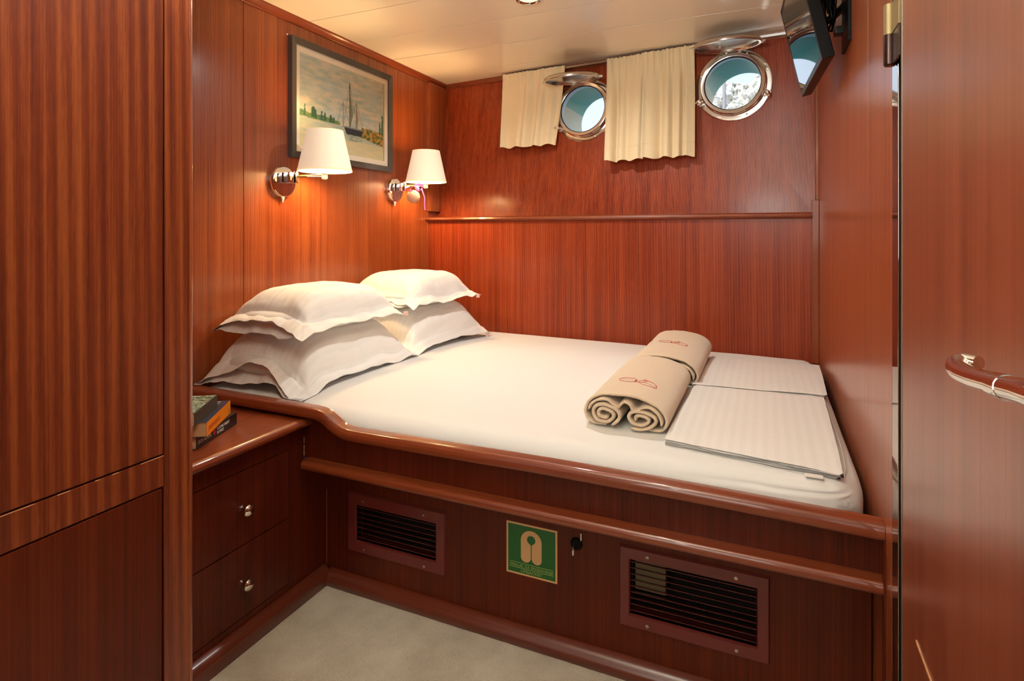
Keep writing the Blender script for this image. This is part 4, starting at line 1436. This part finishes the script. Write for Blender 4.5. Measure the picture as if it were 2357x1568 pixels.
def mat_fn(p, nn):
    x, y, z = p
    # back edge follows the ship's side
    y = 1.396 + (y - 1.396) * (ly(x) - 0.004 - 1.396) / (2.872 - 1.396)
    if z > 0.5:
        z += mtop(x, y) - ZM
        z += 0.0012 * fbm(x * 3, y * 3, 1.0)
    # the right foot corner is drawn in tighter
    cr = sm(0.02, 0.20, x) * (1 - sm(1.40, 1.62, y))
    y += 0.030 * cr * sm(-0.05, 0.20, x)
    x -= 0.020 * (1 - sm(1.42, 1.55, y)) * sm(0.1, 0.2, x)
    # pulled folds on the front face running to the corner
    if y < 1.50 and x > -0.25:
        f = sm(-0.25, 0.15, x) * (1 - sm(1.42, 1.50, y))
        d = 0.16 - x
        ph = (z - 0.56 + 0.055 * d) / (0.012 + 0.035 * max(d, 0)) * 2.2
        y += 0.0028 * f * math.sin(ph * 3.1 + fbm(x * 5, z * 8) * 2)
    y += 0.003 * fbm(x * 2.2, z * 6, 9.0) * (1 if y < 1.5 else 0)
    return Vector((x, y, z))


ma = thing('mattress', (-0.83, 2.1, 0.40), 'large white mattress in a fitted sheet filling the berth', 'mattress')
V, F = grid_box(XL + 0.012, 0.208, 1.396, 2.872, 0.40, ZM, 0.062, mat_fn, (110, 70, 8), 9)
obj('fitted_sheet', V, F, M_SHEET, ma, smooth=True)
pp = [(0.172, 2.80), (0.176, 2.4), (0.178, 2.0), (0.178, 1.7), (0.174, 1.56), (0.166, 1.50)]
pl = catmull([(x, y, mtop(x, y) + 0.0006 - 0.008 * sm(0.146, 0.18, x) * 0.6) for x, y in pp], 6)
pl += catmull([tuple(pl[-1]), (0.156, 1.455, 0.570), (0.150, 1.430, 0.545), (0.140, 1.424, 0.520)], 5)[1:]
tube('piping', pl, 0.0016, M_SHEET, ma, 8)

# ------------------------------------------------------------------ folded sheets
def folded(name, corners, z0, thick, layers, label, tagx=None, seed=1):
    """stack of folded layers: corners BL, BR, TR, TL in plan"""
    BL, BR, TR, TL = [Vector((*c, 0)) for c in corners]
    cx = sum((c.x for c in (BL, BR, TR, TL))) / 4; cy = sum((c.y for c in (BL, BR, TR, TL))) / 4
    root = thing(name, (cx, cy, z0), label, 'bed linen', 'folded sheets on the mattress')
    t = thick / layers
    rr = random.Random(seed)
    for L_ in range(layers):
        ex = [rr.uniform(-0.006, 0.006) for _ in range(4)]
        inset_r = (layers - 1 - L_) * -0.004 if tagx is None else (-0.014 if L_ == 0 else rr.uniform(-0.004, 0.008))
        nx, ny = 46, 40
        V, F = [], []
        top, bot = [], []
        for j in range(ny + 1):
            for i in range(nx + 1):
                u, v = i / nx, j / ny
                uu = u * (1 + inset_r) + 0.002 * (fbm(v * 5, L_, seed))
                vv = v + 0.006 * fbm(u * 4, L_ * 3.3, seed) * (1 if v < 0.5 else -1) + ex[0] * (1 - v) + ex[1] * v
                p = (BL * (1 - uu) + BR * uu) * (1 - vv) + (TL * (1 - uu) + TR * uu) * vv
                edge = min(u, 1 - u, v, 1 - v)
                rd = math.sqrt(max(0, 1 - (1 - min(edge / 0.02, 1)) ** 2))
                wv = 0.0012 * fbm(u * 5 + L_, v * 4, seed) * 1.0 + 0.0022 * math.sin(u * 9 + L_ * 2 + seed) * (1 - v) ** 4 * sm(0.3, 1, u)
                zz = mtop(p.x, p.y) - ZM + z0 + t * (L_ + 0.5) + wv * (0.4 + 0.6 * L_ / max(1, layers - 1))
                top.append((p.x, p.y, zz + t * 0.48 * rd))
                bot.append((p.x, p.y, zz - t * 0.48 * rd))
        V = top + bot
        n = (nx + 1) * (ny + 1)
        for j in range(ny):
            for i in range(nx):
                a = j * (nx + 1) + i
                F.append((a, a + 1, a + nx + 2, a + nx + 1))
                F.append((n + a, n + a + nx + 1, n + a + nx + 2, n + a + 1))
        for i in range(nx):
            F.append((i, n + i, n + i + 1, i + 1))
            a = ny * (nx + 1) + i
            F.append((a, a + 1, n + a + 1, n + a))
        for j in range(ny):
            a = j * (nx + 1)
            F.append((a, a + nx + 1, n + a + nx + 1, n + a))
            a += nx
            F.append((a, n + a, n + a + nx + 1, a + nx + 1))
        obj('fold', V, F, M_FOLD, root, smooth=True)
    # rolled-over hem at the folded left edge
    return root


fs = folded('folded_sheet', [(-0.236, 1.510), (0.160, 1.462), (0.172, 2.075), (-0.220, 2.060)], ZM + 0.001, 0.016, 4,
            'folded white striped sheet nearest the bed rail', tagx=True, seed=2)
box('care_tag', 0.083, 0.120, 1.448, 1.468, ZM - 0.0055, ZM - 0.0035, M_WHITE, fs, bevel=0.0005)
folded('folded_sheet', [(-0.232, 2.082), (0.186, 2.115), (0.204, 2.655), (-0.208, 2.64)], ZM + 0.001, 0.013, 3,
       'folded white striped sheet in the far right corner of the bed', seed=9)

# ------------------------------------------------------------------ rolled towels
def ribbon_extrude(name, path, th, ys, mat, parent, wave=0.0, seed=0, cxz=(0, 0), ruffle=None, taper=True):
    """strip of cloth: 2D path in xz with thickness, extruded along y from ys[0] to ys[1]"""
    P = [Vector((a, b_)) for a, b_ in path]
    N = len(P)
    nrm = []
    for i in range(N):
        t = (P[min(i + 1, N - 1)] - P[max(i - 1, 0)])
        t.normalize()
        nrm.append(Vector((-t.y, t.x)))
    y0, y1 = ys
    L_ = y1 - y0
    st = [0, 0.0015, 0.004, 0.008, 0.02, 0.05] + [0.05 + (L_ - 0.1) * k / 10 for k in range(1, 11)] + [L_ - 0.02, L_ - 0.008, L_ - 0.004, L_ - 0.0015, L_]
    fac = [0.25, 0.7, 0.95, 1] + [1] * (len(st) - 8) + [1, 0.95, 0.7, 0.25]
    V, F = [], []
    for s, f in zip(st, fac):
        for sgn in (1, -1):
            for i in range(N):
                q = P[i]
                tf = f
                if i == 0 or i == N - 1: tf = f * 0.45
                elif i == 1 or i == N - 2: tf = f * 0.9
                p = q + nrm[i] * (th / 2 * tf * sgn)
                dz = wave * fbm(p.x * 18, (y0 + s) * 7, seed)
                dx = wave * 0.6 * fbm(p.x * 14 + 9, (y0 + s) * 8 + 4, seed)
                yy = y0 + s
                k = 0
                if ruffle:
                    edge = math.exp(-s / 0.02)
                    dz += ruffle * edge * math.sin(i * 0.9 + seed) * (1 if p.y > 0.045 else 0.2)
                yy += 0.004 * fbm(i * 0.25, seed, 1.0) * (1 if s < L_ / 2 else -1)
                V.append((cxz[0] + p.x + dx, yy, cxz[1] + max(p.y + dz, 0.0015 + (th * 0.0))))
    M = 2 * N
    for a in range(len(st) - 1):
        for sgn in (0, 1):
            for i in range(N - 1):
                b0 = a * M + sgn * N + i
                F.append((b0, b0 + 1, b0 + 1 + M, b0 + M))
        F.append((a * M, a * M + M, a * M + M + N, a * M + N))
        F.append((a * M + N - 1, a * M + 2 * N - 1, a * M + M + 2 * N - 1, a * M + M + N - 1))
    for a in (0, len(st) - 1):
        for i in range(N - 1):
            F.append((a * M + i, a * M + i + 1, a * M + N + i + 1, a * M + N + i))
    return obj(name, V, F, mat, parent, smooth=True)


def spiral(cx, cz, rx, rz, turns, a0, dirn, n=70, inner=0.24, wob=0.0):
    out = []
    for i in range(n + 1):
        t = i / n
        r = 1 - (1 - inner) * t
        a = a0 + dirn * 2 * math.pi * turns * t
        wv = 1 + wob * math.sin(3 * a + 1)
        out.append((cx + rx * r * wv * math.cos(a), cz + rz * r * wv * math.sin(a)))
    return out


def dense(P, n=5):
    return [(p.x, p.y) for p in catmull([(a, b_, 0) for a, b_ in P], n)]


def towel(cx, y0, y1, label, seed, sc=1.0, w=0.115):
    z0 = mtop(cx, (y0 + y1) / 2) + 0.001
    root = thing('rolled_towel', (cx, (y0 + y1) / 2, z0), label, 'towel', 'rolled beige towels on the bed')
    th = 0.0085
    # outer wrap
    k = w / 0.115
    wrap = dense([(-0.050 * k, 0.0055), (-0.085 * k, 0.006), (-0.107 * k, 0.018), (-0.113 * k, 0.038), (-0.104 * k, 0.062), (-0.082 * k, 0.080), (-0.050 * k, 0.089),
                  (-0.010 * k, 0.091), (0.030 * k, 0.088), (0.068 * k, 0.079), (0.098 * k, 0.062), (0.112 * k, 0.038), (0.110 * k, 0.018), (0.095 * k, 0.0065), (0.060 * k, 0.0055)], 6)
    wrap = [(a, b_ * sc) for a, b_ in wrap]
    ribbon_extrude('outer_wrap', wrap, th, (y0 + 0.012, y1), M_TOWEL, root, 0.003, seed, (cx, z0))
    # ruffled middle layer
    mid = [(-0.100 * k, 0.044), (-0.092 * k, 0.060), (-0.070 * k, 0.073), (-0.048 * k, 0.075), (-0.030 * k, 0.064), (-0.018 * k, 0.056), (-0.008 * k, 0.068), (0.004 * k, 0.074),
           (0.016 * k, 0.068), (0.022 * k, 0.056), (0.034 * k, 0.052), (0.046 * k, 0.062), (0.066 * k, 0.066), (0.088 * k, 0.054), (0.099 * k, 0.036), (0.100 * k, 0.022)]
    ribbon_extrude('inner_fold', [(a, b_ * sc) for a, b_ in dense(mid, 4)], 0.0075, (y0 + 0.004, y1 - 0.01), M_TOWEL2, root, 0.001, seed + 2, (cx, z0), ruffle=0.0)
    r1 = spiral(-0.054 * k, 0.036 * sc, 0.044 * k, 0.031 * sc, 2.1, math.radians(-60), 1, wob=0.03)
    r2 = spiral(0.044 * k, 0.032 * sc, 0.047 * k, 0.0275 * sc, 1.9, math.radians(-120), 1, wob=0.05)
    ribbon_extrude('roll', r1, 0.0095, (y0, y1 - 0.004), M_TOWEL2, root, 0.002, seed + 5, (cx, z0))
    ribbon_extrude('roll', r2, 0.009, (y0 + 0.002, y1 - 0.006), M_TOWEL2, root, 0.002, seed + 8, (cx, z0))

    def ztop(x, y):                   # top of the wrap above x
        best = 0
        for i in range(len(wrap) - 1):
            (a, c), (b_, d) = wrap[i], wrap[i + 1]
            if (a - x) * (b_ - x) <= 0 and a != b_:
                z = c + (d - c) * (x - a) / (b_ - a)
                best = max(best, z)
        return z0 + best + th / 2 + 0.003 * fbm(x * 18, y * 7, seed) + 0.0006
    return root, ztop


def embroidery(root, ztop, cx, cy, s):
    """red thread emblem: two linked looping ovals with swirls"""
    curves = []
    A = []
    for i in range(33):
        t = i / 32
        a = 2 * math.pi * t + 0.2
        A.append((-0.028 + 0.024 * math.cos(a), 0.001 + 0.018 * math.sin(a)))
    curves.append((A, 0.0009))
    B = []
    for i in range(33):
        a = 2 * math.pi * i / 32
        x, y = 0.026 * math.cos(a), 0.017 * math.sin(a)
        B.append((0.026 + x * 0.93 + y * 0.3, -0.006 + y * 0.93 - x * 0.25))
    curves.append((B, 0.0009))
    curves.append(([(-0.008, 0.012), (-0.005, 0.004), (-0.008, -0.004), (-0.006, -0.013), (0.003, -0.010), (0.014, -0.004), (0.020, 0.003), (0.021, 0.011), (0.016, 0.016), (0.012, 0.013)], 0.0009))
    curves.append(([(0.046, -0.002), (0.051, -0.010), (0.050, -0.019), (0.043, -0.022)], 0.001))
    for k in range(9):
        x = -0.045 + k * 0.0042
        curves.append(([(x, 0.004 - 0.003 * (k % 2)), (x + 0.002, 0.001), (x + 0.0034, 0.003)], 0.0004))
    for k in range(8):
        x = 0.012 + k * 0.0042
        curves.append(([(x, -0.002 - k * 0.0012), (x + 0.002, -0.006 - k * 0.0012), (x + 0.0034, -0.003 - k * 0.0012)], 0.0004))
    parts = []
    for c, r in curves:
        P = [Vector((cx + a * s * 1.1, cy + b_ * s * 1.35, 0)) for a, b_ in c]
        if len(P) < 20: P = catmull(P, 4)
        parts.append(tube_vf([Vector((p.x, p.y, ztop(p.x - root.location.x, p.y))) for p in P], r * 0.9, 5))
    V, F = join(parts)
    obj('embroidered_emblem', V, F, M_THREAD, root, smooth=True)


t1, z1f = towel(-0.352, 1.556, 2.085, 'rolled beige towel with red emblem, nearer one with its coiled end facing the rail', 3)
embroidery(t1, z1f, -0.345, 1.722, 1.0)
t2, z2f = towel(-0.335, 2.092, 2.660, 'rolled beige towel with red emblem, farther one by the back wall', 14, 1.03, 0.122)
embroidery(t2, z2f, -0.335, 2.37, 1.0)

# ------------------------------------------------------------------ pillows
def pillow(cx, cy, z0, wx, wy_, thick, rot, seed, label, mouth=0.0, sagx=0.0, tilt=0.0, roll=0.0, tagc=None, bend=None, flap=0.055, arch=0.05, core=True, mouth_drop=0.0):
    """flanged pillowcase. local x across (wx), local y along (wy_); the open mouth is at -y"""
    root = thing('pillow', (cx, cy, z0), label, 'pillow', 'white pillows stacked at the head of the bed')
    N = 74
    fl = 0.040                        # flange width
    ca, sa = math.cos(rot), math.sin(rot)
    hx, hy = wx / 2, wy_ / 2

    def place(x, y, z):
        z += tilt * y + roll * x
        if bend: z += bend(x, y)
        X, Y, Z = cx + x * ca - y * sa, cy + x * sa + y * ca, z0 + z
        if z0 < 0.7 and Y > 1.42: Z = max(Z, mtop(X, Y) + 0.0025)
        return (X, Y, Z)

    def prof(a):                      # 0 at the seam .. 1 in the middle
        a = max(0.0, min(1.0, a))
        return (1 - (1 - a) ** 2.3) ** 0.62

    def xy(u, v):
        # outline: sides pulled in between pointed corners
        px = hx * u * (1 - 0.07 * (1 - v * v) * abs(u) ** 3)
        py = hy * v * (1 - 0.05 * (1 - u * u) * abs(v) ** 3)
        return px, py
    fx, fy = fl / hx, fl / hy
    fy0 = flap / hy

    def pts(side):
        G = []
        for j in range(N + 1):
            row = []
            for i in range(N + 1):
                u = -1 + 2 * i / N
                v = -1 + 2 * j / N
                # denser towards the edges
                u = math.sin(u * math.pi / 2) * 0.55 + u * 0.45
                v = math.sin(v * math.pi / 2) * 0.55 + v * 0.45
                px, py = xy(u, v)
                dx = (1 - abs(u)) / 1.0
                du = (1 - fx - abs(u)) / (1 - fx)
                dv = (1 - fy - v) / (1 - fy) if v > 0 else (1 - fy0 + v) / (1 - fy0)
                h_ = prof(du * 1.75) * prof(dv * 1.6)
                inside = du > 0 and dv > 0
                seam = 0.36 * thick       # seam height above the underside
                # the flange droops towards the outside
                out = max(0, -du) * hx + max(0, -dv) * hy
                if side > 0:
                    z = seam + (thick - seam) * h_
                else:
                    z = seam - seam * prof(du * 2.6) * prof(dv * 2.6)
                cor = (abs(u) ** 6) * (abs(v) ** 6)
                z -= out * 0.55 * (1 - 0.3 * cor)
                # waves along the flange
                e = sm(0.25, 0.0, max(0.0, min(du, dv))) if min(du, dv) < 0.25 else 0
                z += e * 0.0085 * fbm(u * 2.6 + seed, v * 2.6, seed, 2) * 1.8
                if side > 0 and min(du, dv) > -0.2: z -= 0.0055 * math.exp(-(min(du, dv) / 0.022) ** 2)
                z += e * 0.0018 * math.sin(9 * (u if abs(v) > abs(u) else v) + seed * 2)
                # broad dents and radial creases near seams
                z += 0.006 * fbm(u * 2.2, v * 2.2, seed + 3.3) * h_ * (1 if side > 0 else 0.3)
                ang = math.atan2(v, u)
                z += (1 if side > 0 else .3) * 0.0035 * math.sin(ang * 22 + seed + 3 * fbm(u * 3, v * 3, seed)) * max(0, h_ * (1 - h_)) * 2.4
                # open mouth: the top layer arches up, the bottom layer hangs
                if v < 0:
                    m_ = sm(-0.72, -1.0, v) if v > -1 else 1
                    m_ = 1 - sm(-1.0, -0.70, v)
                    if side > 0:
                        bump_ = arch * (0.75 * math.exp(-((u + 0.02 * seed % 0.3 - 0.05) / 0.42) ** 2) + 0.25 * math.cos(3.0 * u + seed) ** 2) * (1 - abs(u) ** 4)
                        z += m_ * mouth * bump_
                    else:
                        z -= m_ * mouth * (0.012 + 0.008 * math.sin(6 * u + seed)) * (1 - abs(u) ** 4)
                    z -= m_ * mouth_drop * (abs(u) ** 3)
                    py -= m_ * 0.010 * fbm(u * 3, side * 3.0, seed)
                z = z if side > 0 else min(z, seam + 0.05)
                row.append(place(px, py, z + (0.0012 if side > 0 else -0.0012)))
            G.append(row)
        return G
    T, B = pts(1), pts(-1)
    V = [p for r in T for p in r] + [p for r in B for p in r]
    n = (N + 1) ** 2
    F = []
    for j in range(N):
        for i in range(N):
            a = j * (N + 1) + i
            F.append((a, a + 1, a + N + 2, a + N + 1))
            F.append((n + a, n + a + N + 1, n + a + N + 2, n + a + 1))
    for j in range(N):                # side rims
        a = j * (N + 1)
        F.append((a, a + N + 1, n + a + N + 1, n + a))
        a += N
        F.append((a, n + a, n + a + N + 1, a + N + 1))
    for i in range(N):
        a = N * (N + 1) + i
        F.append((a, a + 1, n + a + 1, n + a))
        if not mouth: F.append((i, n + i, n + i + 1, i + 1))
    obj('pillowcase', V, F, M_CASE, root, smooth=True)
    # stitched flange line
    ln = []
    for s in range(0, 41):
        v = -1 + fy0 + (2 - fy0 - fy) * s / 40
        ln.append((1 - fx, v))
    # inner cushion visible in the mouth
    if mouth and core:
        V, F = [], []
        n1, n2 = 40, 24
        for j in range(n2 + 1):
            for i in range(n1):
                a = 2 * math.pi * i / n1
                t = j / n2
                rr_ = math.sin(math.pi / 2 * min(1, t * 1.0 + 0.02)) if True else 1
                x = (hx - fl - 0.012) * math.copysign(abs(math.cos(a)) ** 0.75, math.cos(a)) * rr_
                zc = 0.33 * thick
                zz = zc + (0.20 * thick * min(1, arch / 0.055)) * math.copysign(abs(math.sin(a)) ** 0.9, math.sin(a)) * rr_ * (1 - abs(math.cos(a)) ** 3 * 0.5)
                y = -hy + flap * 0.55 + 0.07 * (1 - math.cos(math.pi / 2 * t))
                V.append(place(x, y, zz + 0.002 * fbm(x * 20, zz * 20, seed)))
        for j in range(n2):
            for i in range(n1):
                F.append((j * n1 + i, j * n1 + (i + 1) % n1, (j + 1) * n1 + (i + 1) % n1, (j + 1) * n1 + i))
        F.append(tuple(range(n1)))
        obj('cushion', V, F, M_SHEET, root, smooth=True)
    if tagc:
        u, v = tagc
        px, py = xy(u, v)
        x, y, z = place(px, py, 0.36 * thick - fl * 0.6)
        box('care_tag', x - 0.001, x + 0.012, y - 0.014, y + 0.002, z - 0.016, z + 0.002, M_TAGPINK, root, bevel=0.0005)
    return root


# under the stacks first, then the upper pair
pillow(-1.632, 2.455, ZM + 0.010, 0.54, 0.70, 0.185, math.radians(-3), 6.1, 'lower white pillow of the stack by the back corner', mouth=0.5, roll=-0.02, tagc=(0.97, 0.9), arch=0.03, core=False,
       bend=lambda x, y: -0.024 * sm(0.12, 0.27, x) - 0.026 * sm(0.2, 0.34, y) - 0.02 * sm(-0.22, -0.35, y))
pillow(-1.622, 1.775, ZM + 0.010, 0.50, 0.69, 0.185, math.radians(0), 2.3, 'lower white pillow of the stack nearest the nightstand', mouth=1.0, roll=-0.03, arch=0.062, flap=0.06,
       bend=lambda x, y: -0.030 * sm(0.10, 0.25, x) - 0.04 * sm(-0.20, -0.345, y) * sm(0.05, 0.25, abs(x)))
pillow(-1.628, 2.445, 0.796, 0.47, 0.58, 0.150, math.radians(-4), 8.7, 'upper white pillow of the stack by the back corner', mouth=0.7, tagc=(0.97, 0.93), arch=0.035, flap=0.05,
       bend=lambda x, y: -0.012 * sm(0.1, 0.25, x))
pillow(-1.622, 1.775, 0.786, 0.45, 0.60, 0.150, math.radians(-2), 4.9, 'upper white pillow of the stack nearest the nightstand', mouth=1.0, tagc=(0.97, 0.95), arch=0.050, flap=0.06,
       bend=lambda x, y: -0.012 * sm(0.1, 0.25, x))

# ------------------------------------------------------------------ books on the nightstand
def book(name, p0, p1, z0, z1, width, cover, spine, label, pages_in=0.004):
    """spine runs from p0 to p1 (near to far); width extends to the left of it"""
    p0 = Vector((*p0, 0)); p1 = Vector((*p1, 0))
    d = (p1 - p0).normalized()
    lft = Vector((-d.y, d.x, 0))
    if lft.x > 0: lft = -lft
    L_ = (p1 - p0).length
    mid_ = p0 + d * L_ / 2 + lft * width / 2
    root = thing(name, (mid_.x, mid_.y, z0), label, 'book')

    def bx(nm, a0, a1, b0, b1, c0, c1, mat, bev=0.0005):
        V = [tuple(p0 + d * a + lft * b_ + Vector((0, 0, c))) for c in (c0, c1) for a, b_ in ((a0, b0), (a1, b0), (a1, b1), (a0, b1))]
        return obj(nm, V, [(3, 2, 1, 0), (4, 5, 6, 7), (0, 1, 5, 4), (1, 2, 6, 5), (2, 3, 7, 6), (3, 0, 4, 7)], mat, root, bevel=bev)
    bx('cover', 0, L_, 0.0006, width, z1 - 0.0008, z1, cover, 0)
    bx('cover', 0, L_, 0.0006, width, z0, z0 + 0.0008, cover, 0)
    bx('spine', 0, L_, 0.0, 0.0012, z0, z1, spine, 0)
    bx('pages', 0.0015, L_ - 0.0015, 0.0012, width - 0.0015, z0 + 0.0009, z1 - 0.0009, M_PAGE, 0)
    return root, p0, d, lft, L_


ZN = 0.5727
r, p0, d, lf, L_ = book('book', (-1.371, 1.052), (-1.446, 1.243), ZN, ZN + 0.0325, 0.125, M_BLKCOV, M_BLKCOV, 'black paperback at the bottom of the book stack')
up = Vector((0, 0, 1))


def spine_text(root, p0, d, lf, off, z, s_, size, mat, xs=1.0):
    o = p0 + d * off - lf * 0.0002 + up * z
    return text('title', s_, size, frame_m(o, d, up), mat, root, xs=xs, extrude=0.0002, bold=0.0001)


spine_text(r, p0, d, lf, 0.008, ZN + 0.011, 'DOV ALFON', 0.0125, M_PRWHITE, 0.86)
spine_text(r, p0, d, lf, 0.098, ZN + 0.0175, 'A LONG NIGHT', 0.0115, M_PRWHITE, 0.80)
spine_text(r, p0, d, lf, 0.098, ZN + 0.006, 'IN PARIS', 0.0115, M_PRWHITE, 0.80)
lathe('emblem', [(0.0065, 0.0), (0.0065, 0.0004)], p0 + d * 0.085 + up * (ZN + 0.016), -lf, M_PRRED, r, 20)
z2 = ZN + 0.0330
r, p0, d, lf, L_ = book('book', (-1.347, 1.064), (-1.461, 1.233), z2, z2 + 0.0375, 0.126, M_NAVY, M_ORANGE, 'navy paperback with a bright orange spine in the middle of the stack')
spine_text(r, p0, d, lf, 0.014, z2 + 0.0125, 'JOSEPH KNOX', 0.0165, M_PRBRICK, 0.86)
spine_text(r, p0, d, lf, 0.186, z2 + 0.008, 'J', 0.016, M_GRNCOV, 0.9)


def cover_text(root, p0, d, lf, a, b_, z, s_, size, mat, xs=1.0):
    o = p0 + d * a + lf * b_ + up * (z + 0.0002)
    return text('print', s_, size, frame_m(o, -lf, d), mat, root, xs=xs, extrude=0.0002, bold=0.0006)


cover_text(r, p0, d, lf, 0.172, 0.052, z2 + 0.0375, 'JC', 0.032, M_PRWHITE)
cover_text(r, p0, d, lf, 0.095, 0.045, z2 + 0.0375, 'L', 0.036, M_YEL, 1.2)
cover_text(r, p0, d, lf, 0.052, 0.060, z2 + 0.0375, 'M', 0.036, M_YEL, 1.1)
cover_text(r, p0, d, lf, 0.008, 0.075, z2 + 0.0375, 'THRILLER', 0.013, M_PRWHITE)
z3 = z2 + 0.0380
cov_m = vcol_mat('printed_green_cover', 0.35)
r, p0, d, lf, L_ = book('book', (-1.346, 1.028), (-1.440, 1.172), z3, z3 + 0.034, 0.11, M_GRNCOV, M_GRNCOV, 'dark green patterned paperback on top of the book stack')


def leafy(u, v):
    n_ = fbm(u * 7, v * 11, 4.0, 4)
    c = mixc(srgb(62, 66, 50)[:3], srgb(132, 170, 146)[:3], max(0, min(1, 0.5 + 1.5 * n_)))
    if fbm(u * 16, v * 16, 11.0, 2) > 0.3: c = srgb(206, 210, 188)[:3]
    if v < 0.35 and fbm(u * 5, v * 5, 21.0) > 0.12: c = srgb(110, 146, 176)[:3]
    return c


painted('cover_art', p0 + lf * 0.002 + d * 0.002 + up * (z3 + 0.0343), lf * 0.106, d * (L_ - 0.004), 60, 80, leafy, cov_m, r)
spine_text(r, p0, d, lf, 0.02, z3 + 0.010, 'LOST HARBOUR', 0.013, M_PRBRICK, 0.8) if False else None
